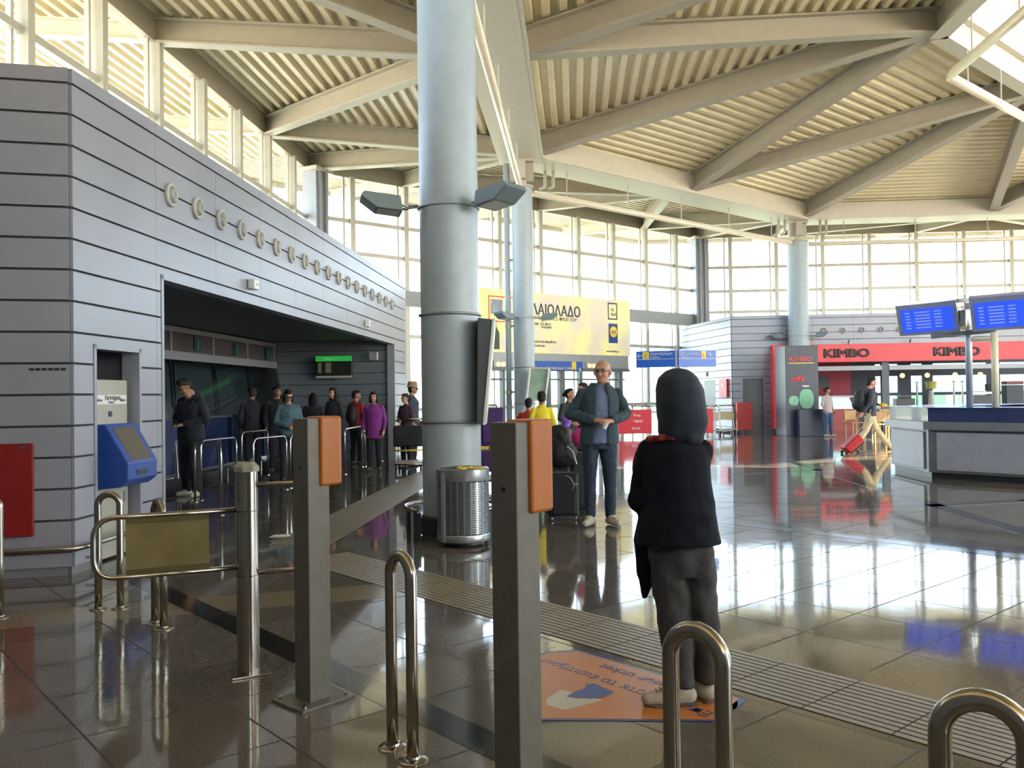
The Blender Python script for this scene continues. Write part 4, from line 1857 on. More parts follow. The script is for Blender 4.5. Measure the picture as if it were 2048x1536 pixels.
# shop front
t = thing('shop_portal', 'bright red coffee shop portal with black lettering on its header', 'shop front', kp(14, .3, 0))
s = MB()
kslab(s, 9.25, XE, 2.5, 3.14, .02, .42)
s.build('header', m_redk, t, bevel=.01)
s = MB()
kslab(s, 9.25, 9.80, .12, 2.5, .02, .42)
s.build('side_pier', m_redk, t, bevel=.01)
s = MB()
kslab(s, 9.80, 9.88, .05, 2.45, .1, .4)
s.build('pale_jamb', m_white, t)
m_blk = mat('letter_black', (.015, .01, .012), .4)
kd3 = Vector((kd.x, kd.y, 0))
for X in (10.98, 14.70):
    text('lettering', 'KIMBO', .40, kp(X, .425, 2.68), kd3, (0, 0, 1), m_blk, t, .02, sx=1.32, bold=.02)
for X in (11.9, 14.0, 16.2):
    s = MB()
    p_ = kp(X, .25)
    s.tube([(p_.x, p_.y, 3.14), (p_.x, p_.y - .0, 3.24), (p_.x + kn.x * .12, p_.y + kn.y * .12, 3.27)], .025, 8)
    s.build('spot_lamp', m_dark, t)
# shutter boxes and posts
SH = t
m_shut = mat('shutter_grey', (.30, .31, .34), .4, .3)
for X0, X1 in ((9.9, 13.05), (13.3, XE)):
    s = MB()
    kslab(s, X0, X1, 2.2, 2.36, .0, .2)
    s.build('shutter_box', m_shut, SH)
s = MB()
kslab(s, 13.05, 13.3, 0, 2.5, .0, .16)
s.build('post', mat('post_slate', (.10, .12, .16), .4), SH)
# interior
INR = struct('wall_shop')
s = MB()
kslab(s, 9.9, 12.9, 0, 2.8, -3.0, -2.9)
s.build('red_wall', mat('deep_shop_red', (.42, .02, .05), .5), INR)
s = MB()
kslab(s, 9.8, 9.9, 0, 2.8, -3.0, -.1)
s.build('side_wall', m_dark, INR)
# back wall with window openings, to the right
wins = [(14.35, 15.25), (15.75, 16.2), (16.6, 18.7), (19.2, 21.9)]
s = MB()
xs = 12.9
for a, b_ in wins:
    kslab(s, xs, a, 0, 2.8, -4.6, -4.5)
    kslab(s, a, b_, 0, .75, -4.6, -4.5)
    kslab(s, a, b_, 2.05, 2.35, -4.6, -4.5)
    kslab(s, a, b_, 2.55, 2.8, -4.6, -4.5)
    xs = b_
s.build('back_wall', mat('shop_back_slate', (.06, .07, .10), .5), INR)
s = MB()
kslab(s, 14.2, 21.9, 1.25, 1.37, -4.52, -4.42)
s.build('back_rail', m_dark, INR)
glass_mat('tinted_glass', (.17, .27, .28))
s = MB()
for a, b_ in wins:
    q = [kp(a, -4.55, .75), kp(b_, -4.55, .75), kp(b_, -4.55, 2.55), kp(a, -4.55, 2.55)]
    s.add(q, [(0, 1, 2, 3)])
s.build('tinted_panes', MATS['tinted_glass'], INR)
t = thing('menu_screen', 'black menu screen on the red wall inside the coffee shop', 'display', kp(11.7, -2.8, 1.9))
s = MB()
kslab(s, 11.2, 12.05, 1.62, 2.05, -2.88, -2.8)
s.build('screen', m_black, t)
# counters in the shop
t = thing('shop_counter', 'long dark coffee counter with pale worktop under the bright windows', 'counter', kp(15.5, -1, 0))
s = MB()
kslab(s, 12.6, XE, 0, .78, -1.5, -.9)
s.build('body', mat('counter_slate', (.07, .09, .14), .4), t)
s = MB()
kslab(s, 12.55, XE, .78, .84, -1.55, -.85)
s.build('worktop', mat('worktop_pale', (.55, .62, .68), .3), t)
t = thing('pastry_case', 'glass pastry case on a pinkish red counter beside figure in white tee', 'display case', kp(11.2, -.6, 0))
s = MB()
kslab(s, 10.0, 12.5, 0, .8, -1.2, -.6)
s.build('body', mat('dusty_red', (.50, .10, .10), .5), t)
s = MB()
q = [kp(10.9, -.6, .8), kp(12.3, -.6, .8), kp(12.3, -1.1, .8), kp(10.9, -1.1, .8), kp(11.05, -.78, 1.22), kp(12.2, -.78, 1.22), kp(12.2, -1.1, 1.22), kp(11.05, -1.1, 1.22)]
s.hexa(q)
s.build('lit_glass', mat('lit_case_glass', (.55, .75, .78), .1, emit=(.55, .95, 1), es=.25), t)
s = MB()
kslab(s, 10.9, 12.35, 1.22, 1.29, -1.15, -.7)
s.build('top', m_paper, t)
# machines and lamps on the counter
def shop_item(name, label, cat, X, parts):
    t = thing(name, label, cat, kp(X, -1.2, .84))
    for nm, x0, x1, z0, z1, m, rad in parts:
        s = MB()
        if rad:
            p_ = kp(X + (x0 + x1) / 2, -1.2)
            s.cyl((p_.x, p_.y), (x1 - x0) / 2, z0, z1, 16, r1=(x1 - x0) / 2 * rad)
        else:
            kslab(s, X + x0, X + x1, z0, z1, -1.4, -1.0)
        s.build(nm, m, t, bevel=.01 if not rad else 0)
    return t


m_bean = mat('amber_hopper', (.55, .50, .10), .25)
shop_item('coffee_grinder', 'coffee grinder with yellow bean hopper on the shop counter', 'coffee grinder', 15.25,
          [('base', -.14, .14, .84, .9, m_black, 0), ('body', -.12, .12, .9, 1.45, mat('grinder_pale', (.5, .5, .42), .3), .6), ('hopper', -.17, .17, 1.5, 1.78, m_bean, 1.2), ('neck', -.06, .06, 1.42, 1.52, m_black, 1)])
shop_item('espresso_machine', 'wide dark espresso machine with chrome top on the shop counter', 'espresso machine', 17.05,
          [('body', -.5, .5, .9, 1.25, m_black, 0), ('cup_tray', -.45, .45, 1.28, 1.36, m_chrome, 0), ('feet', -.4, .4, .84, .9, m_chrome, 0), ('boiler', .1, .45, 1.4, 1.65, m_dark, 1)])
shop_item('oven', 'dark glass oven with red top band on the right of the shop counter', 'oven', 18.1,
          [('body', -.3, .3, .84, 1.6, m_dark, 0), ('top_band', -.3, .3, 1.62, 1.74, m_red, 0)])
shop_item('juicer', 'low dark machine left of the yellow bean hopper', 'machine', 14.3,
          [('body', -.35, .3, .84, 1.15, m_black, 0), ('head', -.2, .15, 1.17, 1.3, m_dark, 0)])
for k, X in enumerate((14.75, 16.05, 16.35)):
    shop_item('tap_column', 'slim chrome tap column on the shop counter, %s from the left' % ('first', 'second', 'third')[k], 'tap', X,
              [('column', -.035, .035, .84, 1.72, m_chrome, 1), ('cap', -.05, .05, 1.73, 1.77, m_black, 1)])
for k, X in enumerate((14.45, 15.35, 16.35, 17.25, 19.6)):
    p_ = kp(X, -1.8)
    t = thing('pendant_lamp', 'small glowing orange pendant lamp inside the coffee shop, %s from the left' % ('first', 'second', 'third', 'fourth', 'fifth')[k], 'lamp', (p_.x, p_.y, 2.0), 0)
    s = MB()
    s.ell((p_.x, p_.y, 2.02), (.09, .09, .09))
    s.build('bulb', mat('pendant_glow', (.9, .5, .2), .4, emit=(1, .45, .12), es=1.6), t, smooth=True)
    s = MB()
    s.tube([(p_.x, p_.y, 2.1), (p_.x, p_.y, 2.76)], .008, 6)
    s.build('cord', m_black, t)

# black box with the shop name and cups in front of the farthest column
bx0, bx1 = D(1573, 868, 28.5).x, D(1639, 868, 28.5).x
t = thing('advertising_pillar', 'tall black box with red coffee shop name and pale green cup picture', 'advertising pillar', ((bx0 + bx1) / 2, 29.0, 0))
s = MB()
s.prism([(bx0, 28.5), (bx1, 28.5), (bx1, 29.6), (bx0, 29.6)], 0, 2.98)
s.build('case', mat('case_black', (.04, .044, .07), .35), t, bevel=.01)
text('lettering', 'KIMBO', .20, (bx0 + .10, 28.485, 2.47), (1, 0, 0), (0, 0, 1), m_redk, t, .01, sx=1.3, bold=.003)
s = MB()
s.box(((bx0 + bx1) / 2 - .02, 28.49, 2.40), (.85, .01, .03))
s.build('gold_line', m_yel, t)
text('cafe_text', 'caffè', .24, (bx0 + .17, 28.485, 1.80), (1, 0, 0), (0, 0, 1), m_redk, t, .01, bold=.008)
m_cup = mat('pale_green_print', (.28, .62, .40), .5, var=.12)
for k, (x, z, r) in enumerate(((.26, 1.16, .16), (.68, 1.22, .24))):
    s = MB()
    q = []
    for a in range(24):
        an = 2 * pi * a / 24
        q.append((bx0 + x + r * (abs(cos(an)) ** .7) * (1 if cos(an) > 0 else -1), 28.48, z + r * (1.0 if k == 0 else 1.35) * sin(an)))
    s.add(q + [(v[0], 28.495, v[2]) for v in q], [tuple(range(24)), tuple(range(24, 48))[::-1]] + [(i, (i + 1) % 24, 24 + (i + 1) % 24, 24 + i) for i in range(24)])
    s.build('cup_picture', m_cup, t)
s = MB()
s.box((bx0 + .66, 28.485, 1.64), (.22, .01, .05))
s.build('froth_picture', m_paper, t)
s = MB()
s.prism([(bx0 + .3, 28.1), (bx1 + .06, 28.1), (bx1 + .02, 28.48), (bx0 + .3, 28.48)], 0, .88)
s.build('front_bin', mat('navy_bin', (.02, .025, .06), .4), t, bevel=.01)

# ------------------------------------------------------------------ tables and chairs
m_wood = mat('light_beech', (.55, .34, .16), .4, var=.12, scale=12)
def chair_wood(loc, rz, label):
    t = thing('wooden_chair', label, 'chair', loc, rz, None)
    for x in (-.19, .19):
        s = MB()
        s.beam((x, -.19, 0), (x, -.19, .45), .035, .035)
        s.build('leg', m_wood, t, local=True)
        s = MB()
        s.beam((x, .19, 0), (x, .23, .86), .035, .035)
        s.build('leg', m_wood, t, local=True)
    s = MB()
    s.box((0, 0, .45), (.42, .42, .03))
    s.build('seat', m_wood, t, local=True, bevel=.01)
    s = MB()
    s.box((0, .215, .68), (.38, .02, .30))
    s.build('backrest', m_wood, t, local=True, bevel=.008)
    return t


def table_wood(loc, label):
    t = thing('cafe_table', label, 'table', loc)
    s = MB()
    s.box((0, 0, .73), (.75, .75, .035))
    s.build('tabletop', m_wood, t, local=True, bevel=.008)
    for x in (-.33, .33):
        for y in (-.33, .33):
            s = MB()
            s.beam((x, y, 0), (x, y, .715), .045, .045)
            s.build('leg', m_wood, t, local=True)
    return t


chair_wood((D(1708, 800, 27.6).x, 27.6, 0), .25, 'beech wooden chair left of the walking figure with backpack')
table_wood((D(1741, 800, 28.2).x, 28.2, 0), 'beech table behind the walking figure, close to the shop counter')
chair_wood((D(1760, 800, 25.9).x, 25.9, 0), pi - .2, 'beech wooden chair behind the legs of the walking figure')
table_wood((D(1787, 800, 26.9).x, 26.9, 0), 'beech table next to the corner of the round desk')
chair_wood((D(1776, 800, 29.2).x, 29.2, 0), 0, 'beech wooden chair nearest the shop counter, behind the tables')

# ------------------------------------------------------------------ red barriers and luggage trolleys
def red_barrier(x0, x1, Y, label):
    a, b_ = D(x0, 800, Y), D(x1, 800, Y)
    t = thing('trolley_barrier', label, 'advertising barrier', ((a.x + b_.x) / 2, Y, 0))
    s = MB()
    s.prism([(a.x, Y), (b_.x, Y), (b_.x, Y + .08), (a.x, Y + .08)], .12, .93)
    s.build('board', mat('barrier_red', (.70, .03, .05), .4), t, bevel=.01)
    for x in (a.x + .08, b_.x - .08):
        s = MB()
        s.box((x, Y + .04, .06), (.06, .5, .12))
        s.build('foot', m_steel, t)
    text('lettering', 'Free', .13, ((a.x + b_.x) / 2 - .05, Y - .004, .70), (1, 0, 0), (0, 0, 1), m_paper, t, .006)
    text('lettering', 'luggage', .11, ((a.x + b_.x) / 2 - .05, Y - .004, .52), (1, 0, 0), (0, 0, 1), m_paper, t, .006)
    text('lettering', 'carts', .15, ((a.x + b_.x) / 2 - .12, Y - .004, .26), (1, 0, 0), (0, 0, 1), m_paper, t, .006)
    return t


red_barrier(1236, 1303, 29.2, 'red advertising barrier with white text right of the bald figure in denim')
red_barrier(1378, 1426, 29.0, 'red advertising barrier with white text right of the hooded head')


def trolley(loc, rz, label, sign=m_yel):
    t = thing('luggage_trolley', label, 'luggage trolley', loc, rz)
    s = MB()
    for x in (-.26, .26):
        s.tube(bez([(x, -.45, .14), (x, .35, .16), (x * .9, .45, .95), (x * .9, .55, 1.0)], r=.1), .016, 8)
    s.tube([(-.235, .55, 1.0), (.235, .55, 1.0)], .022, 8)
    s.tube([(-.26, -.45, .14), (.26, -.45, .14)], .016, 8)
    s.build('frame', m_inox, t, local=True, smooth=True)
    s = MB()
    s.box((0, -.05, .16), (.5, .75, .02))
    s.build('platform', m_steel, t, local=True)
    s = MB()
    s.box((0, .43, .62), (.44, .02, .28))
    s.build('sign_plate', sign, t, local=True)
    s = MB()
    for z in (.86, .78):
        s.tube([(-.23, .45, z), (.23, .45, z)], .01, 6)
    s.tube(bez([(-.23, .46, .88), (-.23, .28, .86), (.23, .28, .86), (.23, .46, .88)], r=.05), .01, 6)
    s.build('basket', m_inox, t, local=True)
    for x in (-.24, .24):
        for y in (-.38, .38):
            s = MB()
            s.lathe([(.065, -.018), (.07, -.01), (.07, .01), (.065, .018)], Matrix.Translation((x, y, .07)) @ Matrix.Rotation(pi / 2, 4, 'Y'), 16)
            s.build('wheel', m_black, t, local=True)
    return t


trolley((D(1438, 800, 29.9).x, 29.9, 0), .3, 'luggage trolley just right of the red barrier, nearer of two', m_steel)
trolley((D(1456, 800, 31.0).x, 31.0, 0), -.1, 'luggage trolley with cream plate, nearest the slate door', mat('cream_plate', (.75, .68, .35), .5))
t = thing('red_cabinet', 'small red box on the wall behind the luggage trolleys', 'box', kp(7.9, .1, .85))
s = MB()
kslab(s, 7.35, 7.88, .12, 1.1, -.3, -.1)
s.build('case', mat('box_red', (.60, .06, .05), .5), t)
# keep it clear of the wall
for ch in t.children:
    ch.location = (.55, -.75, 0)

# ------------------------------------------------------------------ info desk with screens
dc = None
V0 = Vector((6.82, 14.25))
L8 = 1.72
R8 = L8 / (2 * sin(pi / 8))
ang0 = atan2(e1.y, e1.x)
# octagon walked clockwise seen from above from the side before V0
side_dirs = [Vector((cos(ang0 + pi / 4 * k), sin(ang0 + pi / 4 * k))) for k in range(8)]
pts = [V0]
for k in range(7):
    pts.append(pts[-1] + side_dirs[k] * L8)
dc = sum(pts, Vector((0, 0))) / 8


def okt(sc):
    return [dc + (p_ - dc) * sc for p_ in pts]


def ringband(mb, s0, s1, z0, z1):
    A_, B_ = okt(s0), okt(s1)
    for k in range(8):
        mb.prism([tuple(A_[k]), tuple(A_[(k + 1) % 8]), tuple(B_[(k + 1) % 8]), tuple(B_[k])], z0, z1)


t = thing('information_desk', 'round sided information desk with navy top band and pale grey panels', 'desk', (dc.x, dc.y, 0))
s = MB()
ringband(s, .84, .985, .93, 1.15)
s.build('top_band', m_navy, t)
s = MB()
ringband(s, .58, 1.0, 1.15, 1.165)
s.build('worktop', mat('desk_worktop_blue', (.06, .10, .30), .25, coat=.3), t)
s = MB()
ringband(s, .85, 1.03, .80, .93)
s.build('ledge', mat('desk_ledge_grey', (.26, .27, .30), .35, .3), t)
s = MB()
ringband(s, .86, .985, .10, .80)
s.build('carcass', mat('desk_frame_grey', (.20, .21, .23), .4, .3), t)
s = MB()
ringband(s, .86, .96, .0, .10)
s.build('kick', m_black, t)
A_ = okt(.985)
for k in range(8):
    a, b_ = A_[k], A_[(k + 1) % 8]
    d = (b_ - a).normalized()
    nn = Vector((d.y, -d.x))
    if nn.dot(a - dc) < 0:
        nn = -nn
    s = MB()
    q = [a + d * .14 + nn * .0, b_ - d * .14 + nn * .0, b_ - d * .14 + nn * .03, a + d * .14 + nn * .03]
    s.prism([tuple(x) for x in q], .14, .76)
    s.build('front_panel', mat('desk_panel_pale', (.40, .42, .50), .35, 0), t, bevel=.006)
# inside floor shelf keeps it from being hollow to the eye
s = MB()
s.prism([tuple(p_) for p_ in okt(.84)], .70, .73)
s.build('inner_shelf', m_dark, t)


def screen_unit(ca, cb, label, tiltback, Y, px, name='ceiling_screen'):
    pass


m_scr = mat('bright_blue_screen', (.02, .06, .45), .3, emit=(.03, .10, .85), es=.22)
m_case = mat('screen_case_lilac', (.25, .27, .40), .4)


def monitor(tl, tr, bl, br, label, rows):
    t = thing('hanging_monitor', label, 'screen', (tl + tr + bl + br) / 4)
    ex = (tr - tl).normalized()
    ey = (tl - bl).normalized()
    n_ = ex.cross(ey)
    if n_.y > 0:
        n_ = -n_
    s = MB()
    s.hexa([bl - n_ * .12, br - n_ * .12, br, bl, tl - n_ * .12, tr - n_ * .12, tr, tl])
    s.build('case', m_case, t, bevel=.01)
    s = MB()
    w, h = (tr - tl).length, (tl - bl).length
    o_ = bl + n_ * .004
    q = [o_ + ex * .06 + ey * .05, o_ + ex * (w - .06) + ey * .05, o_ + ex * (w - .06) + ey * (h - .09), o_ + ex * .06 + ey * (h - .09)]
    s.hexa([q[0], q[1], q[1] - n_ * .01, q[0] - n_ * .01, q[3], q[2], q[2] - n_ * .01, q[3] - n_ * .01])
    s.build('screen', m_scr, t)
    s = MB()
    for k in range(rows):
        for j, (x0, ww) in enumerate(((.14, .08), (.30, .25), (.62, .12))):
            p_ = o_ + n_ * .004 + ex * x0 * w + ey * (.12 + k * .055)
            s.hexa([p_, p_ + ex * ww * w, p_ + ex * ww * w - n_ * .004, p_ - n_ * .004, p_ + ey * .02, p_ + ex * ww * w + ey * .02, p_ + ex * ww * w - n_ * .004 + ey * .02, p_ - n_ * .004 + ey * .02])
    s.build('text_rows', mat('screen_text_rows', (.25, .3, .55), .4, emit=(.25, .35, .9), es=.12), t)['kind'] = 'stuff'
    return t


monitor(D(1790, 612, 14.35), D(1911, 600, 13.95), D(1800, 673, 14.55), D(1922, 665, 14.15), 'left blue flight screen hung over the information desk', 6)
monitor(D(1937, 597, 13.75), D(2062, 586, 13.3), D(1945, 664, 13.95), D(2070, 656, 13.5), 'right blue flight screen hung over the desk, cut by the frame', 6)
pA = D(1939, 780, 14.3)
t = thing('screen_pole', 'grey pole carrying the two blue flight screens', 'pole', (pA.x, 14.3, 1.165))
s = MB()
s.tube([(pA.x, 14.3, 1.165), (pA.x, 14.3, 3.02)], .052, 16)
s.build('shaft', mat('pole_blue_grey', (.40, .44, .52), .35, .2), t, smooth=True)
s = MB()
a, b_ = D(1880, 606, 14.12), D(1990, 598, 14.12)
s.beam(a + Vector((0, .12, .02)), b_ + Vector((0, .0, .02)), .05, .06)
a, b_ = D(1870, 672, 14.2), D(1990, 660, 14.15)
s.beam(a + Vector((0, .12, 0)), b_, .06, .08)
s.build('bracket', m_dark, t)
pB = D(1991, 780, 13.7)
t = thing('yellow_lit_pole', 'pale sunlit pole with a short crossarm behind the right flight screen', 'pole', (pB.x, 13.7, 1.165))
s = MB()
s.tube([(pB.x, 13.7, 1.165), (pB.x, 13.7, 2.36)], .052, 16)
s.build('shaft', mat('pole_sunlit_tone', (.80, .74, .50), .35), t, smooth=True)  # warm sunlight painted into the pole colour
s = MB()
a = D(1946, 674, 13.9)
s.tube([(a.x, 13.95, 2.26), (pB.x, 13.7, 2.26)], .035, 12)
s.build('crossarm', MATS['pole_sunlit_tone'], t, smooth=True)
q = D(1926, 640, 14.1)
t = thing('desk_camera', 'small chrome camera lamp between the two flight screens', 'camera', q)
s = MB()
s.cyl((q.x, q.y), .055, q.z - .1, q.z + .16, 16, r1=.075)
s.build('housing', m_chrome, t, auto=True)
s = MB()
s.ell((q.x, q.y, q.z - .1), (.05, .05, .05))
s.build('dome', m_yel, t, smooth=True)

# ------------------------------------------------------------------ floor sticker
def F2(u, v, z):
    p_ = e1 * u + e2 * v
    return Vector((p_.x, p_.y, z))


poly = [(.35, 4.93), (1.09, 4.10), (.90, 3.83), (-.03, 3.88), (-.02, 4.60), (.05, 4.78), (.18, 4.90)]
t = thing('floor_sticker', 'orange floor sticker with blue border under the hooded figure', 'floor sticker', (.3, 4.3, .003))
s = MB()
s.prism(poly, .0015, .003)
s.build('blue_border', mat('sticker_blue', (.03, .07, .30), .35), t)
c_ = Vector((.3, 4.3))
s = MB()
s.prism([tuple(c_ + (Vector(q) - c_) * .955) for q in poly], .003, .0038)
s.build('orange_field', mat('sticker_orange', (.56, .20, .035), .35), t)
me1 = Vector((-e1.x, -e1.y, 0))
me2 = Vector((-e2.x, -e2.y, 0))
text('lettering', 'Validate your ticket', .105, Vector((1.02, 4.03, .0045)), me1, me2, MATS['sticker_blue'], t, .001)
text('lettering', 'Επικυρώστε το εισιτήριό σας', .098, Vector((.90, 3.92, .0045)), me1, me2, MATS['sticker_blue'], t, .001)
m_tk = mat('sticker_white', (.55, .53, .46), .4)
s = MB()
s.prism([tuple(G(*q).xy) for q in ((1092, 1400), (1122, 1381), (1140, 1385), (1205, 1402), (1130, 1422), (1094, 1412))], .0038, .0046)
s.build('ticket_picture', m_tk, t)
s = MB()
s.prism([tuple(G(*q).xy) for q in ((1133, 1395), (1150, 1385), (1170, 1378), (1172, 1370), (1190, 1369), (1228, 1386), (1205, 1397), (1180, 1399), (1150, 1398))], .0046, .0052)
s.build('hand_picture', MATS['sticker_blue'], t)
t = thing('blue_floor_mark', 'small blue round mark on the floor beside the orange sticker', 'floor mark', G(1458, 1410))
s = MB()
s.prism([tuple(G(1456 + 20 * cos(a * pi / 8), 1409 + 15 * sin(a * pi / 8)).xy) for a in range(16)], .001, .003)
s.build('disc', mat('mark_blue', (.05, .2, .5), .4), t)
# paper scrap
p_ = G(560, 1077)
t = thing('paper_scrap', 'crumpled white paper scrap on dark floor left of the farther validator post', 'litter', p_)
s = MB()
s.ell((p_.x, p_.y, .02), (.11, .05, .018), n=9, m=5)
for i, v in enumerate(s.v):
    s.v[i] = v + Vector((noise.noise(v * 31) * .02, noise.noise(v * 23 + Vector((3, 1, 2))) * .02, noise.noise(v * 19) * .012))
zz = min(v.z for v in s.v)
s.v = [v - Vector((0, 0, zz)) for v in s.v]
s.build('paper', m_paper, t)
#PART3
# ------------------------------------------------------------------ people
def vox(o, size, sm=6, fold=0.0, fscale=.12, seed=0):
    m = o.modifiers.new('remesh', 'REMESH')
    m.mode = 'VOXEL'
    m.voxel_size = size
    m.use_smooth_shade = True
    if sm:
        k = o.modifiers.new('smooth', 'SMOOTH')
        k.factor = .5
        k.iterations = sm
    if fold:
        tx = bpy.data.textures.get('folds_%g' % fscale)
        if tx is None:
            tx = bpy.data.textures.new('folds_%g' % fscale, 'CLOUDS')
            tx.noise_scale = fscale
            tx.noise_depth = 1
        d = o.modifiers.new('folds', 'DISPLACE')
        d.texture = tx
        d.strength = fold
        d.mid_level = .5
        d.texture_coords = 'LOCAL'
    return o


m_skin = mat('skin_light', (.52, .28, .19), .5, var=.05, scale=12)
m_skin2 = mat('skin_tan', (.36, .18, .11), .5, var=.05, scale=12)
m_eye = mat('eye_dark', (.02, .015, .012), .2)
m_lip = mat('lip', (.35, .10, .08), .5)


def cloth(n, c, r=.85, var=.10):
    return mat('cloth_' + n, c, r, var=var, scale=24, bump=.15, sheen=.1)


V = Vector


def hand(mb, w, d, pn, curl=.5, s=1.0, side=1, thumb_out=.5):
    """palm and five fingers; w wrist, d pointing direction, pn palm normal, side +1 thumb on the d x pn side"""
    w, d, pn = V(w), V(d).normalized(), V(pn)
    pn = (pn - d * pn.dot(d)).normalized()
    x = d.cross(pn).normalized() * side
    R = Matrix((x, d, pn)).transposed()
    mb.cone(w - d * .02 * s, w + d * .03 * s, .025 * s, .028 * s)
    mb.ell(w + d * .05 * s, (.041 * s, .052 * s, .018 * s), R)
    for k, (fx, ln_, r) in enumerate(((.03, .068, .0088), (.0105, .077, .009), (-.0095, .071, .0086), (-.029, .056, .0078))):
        b = w + d * (.086 - abs(fx) * .25) * s + x * fx * s
        a1 = curl * (.8 + .08 * k)
        d1 = (d * cos(a1) + pn * sin(a1)).normalized()
        m1 = b + d1 * ln_ * .48 * s
        a2 = a1 + curl * 1.1
        d2 = (d * cos(a2) + pn * sin(a2)).normalized()
        m2 = m1 + d2 * ln_ * .30 * s
        a3 = a2 + curl * .7
        d3 = (d * cos(a3) + pn * sin(a3)).normalized()
        m3 = m2 + d3 * ln_ * .24 * s
        mb.cone(b - d * .012 * s, m1, r * 1.06 * s, r * s, 8)
        mb.cone(m1, m2, r * s, r * .93 * s, 8)
        mb.cone(m2, m3, r * .93 * s, r * .8 * s, 8)
    tb = w + d * .028 * s + x * .03 * s
    t1 = tb + (x * thumb_out + d * .75 + pn * .35).normalized() * .036 * s
    t2 = t1 + (x * thumb_out * .3 + d * .8 + pn * .55).normalized() * .028 * s
    mb.cone(tb - x * .012 * s, t1, .0125 * s, .0105 * s, 8)
    mb.cone(t1, t2, .0105 * s, .009 * s, 8)


def head(mb, c, R, s=1.0):
    """skull, jaw, nose, ears; faces local -y turned by R"""
    def P(x, y, z):
        return V(c) + R @ V((x, y, z)) * s
    mb.ell(P(0, .012, .028), (.074 * s, .092 * s, .086 * s), R)
    mb.ell(P(0, -.022, -.018), (.062 * s, .066 * s, .082 * s), R)
    mb.ell(P(0, -.040, -.072), (.040 * s, .040 * s, .034 * s), R)
    mb.cone(P(0, -.086, .012), P(0, -.103, -.022), .008 * s, .0125 * s, 8)
    mb.ell(P(0, -.078, .034), (.05 * s, .018 * s, .012 * s), R)
    for k in (-1, 1):
        mb.ell(P(k * .078, .008, -.004), (.010 * s, .019 * s, .032 * s), R)
        mb.ell(P(k * .034, -.060, -.022), (.024 * s, .026 * s, .022 * s), R)
    mb.cone(P(0, .02, -.06), P(0, .045, -.17), .054 * s, .056 * s)


def face_bits(root, c, R, s, brow, sun=False, glasses=False):
    def P(x, y, z):
        return V(c) + R @ V((x, y, z)) * s
    for k in (-1, 1):
        e = MB()
        e.ell(P(k * .030, -.080, .010), (.013 * s, .008 * s, .0075 * s), R, 10, 6)
        e.build('eye', m_eye, root, smooth=True, local=True)
        e = MB()
        e.cone(P(k * .016, -.0935, .030), P(k * .046, -.083, .032), .004 * s, .0032 * s, 6)
        e.build('eyebrow', brow, root, smooth=True, local=True)
    e = MB()
    e.ell(P(0, -.089, -.052), (.024 * s, .009 * s, .0065 * s), R, 10, 6)
    e.build('mouth', m_lip, root, smooth=True, local=True)
    if sun or glasses:
        e = MB()
        for k in (-1, 1):
            if sun:
                e.ell(P(k * .033, -.097, .008), (.029 * s, .008 * s, .022 * s), R, 12, 6)
            else:
                pts_ = [P(k * .033 + .026 * cos(a * pi / 8), -.101, .008 + .018 * sin(a * pi / 8)) for a in range(16)]
                e.tube(pts_, .0022 * s, 6, closed=True)
            e.cone(P(k * .058, -.098, .012), P(k * .08, .0, .012), .0025 * s, .0025 * s, 6)
        e.cone(P(-.01, -.102, .012), P(.01, -.102, .012), .0025 * s, .0025 * s, 6)
        e.build('sunglasses' if sun else 'glasses', m_black, root, local=True)


def hair(root, c, R, s, style, m, vx):
    def P(x, y, z):
        return V(c) + R @ V((x, y, z)) * s
    h = MB()
    h.ell(P(0, .030, .045), (.083 * s, .093 * s, .085 * s), R)
    h.ell(P(0, -.02, .085), (.066 * s, .066 * s, .042 * s), R)
    if style == 'short':
        h.ell(P(0, .06, -.01), (.070 * s, .060 * s, .075 * s), R)
    if style == 'quiff':
        h.ell(P(0, -.03, .105), (.06 * s, .055 * s, .04 * s), R)
        h.ell(P(0, .06, -.005), (.072 * s, .06 * s, .07 * s), R)
    if style == 'bob':
        h.ell(P(0, .045, -.04), (.095 * s, .075 * s, .11 * s), R)
        for k in (-1, 1):
            h.ell(P(k * .078, -.005, -.04), (.024 * s, .045 * s, .09 * s), R)
    if style == 'long':
        h.ell(P(0, .065, -.08), (.095 * s, .055 * s, .15 * s), R)
        for k in (-1, 1):
            h.cone(P(k * .075, .0, .02), P(k * .09, .01, -.20), .032 * s, .025 * s)
    if style == 'bun':
        h.ell(P(0, .05, .0), (.075 * s, .06 * s, .08 * s), R)
        h.ell(P(0, .135, .03), (.042 * s, .042 * s, .045 * s), R)
    o = h.build('hair', m, root, local=True)
    vox(o, vx, 3, .012, .03)
    return o


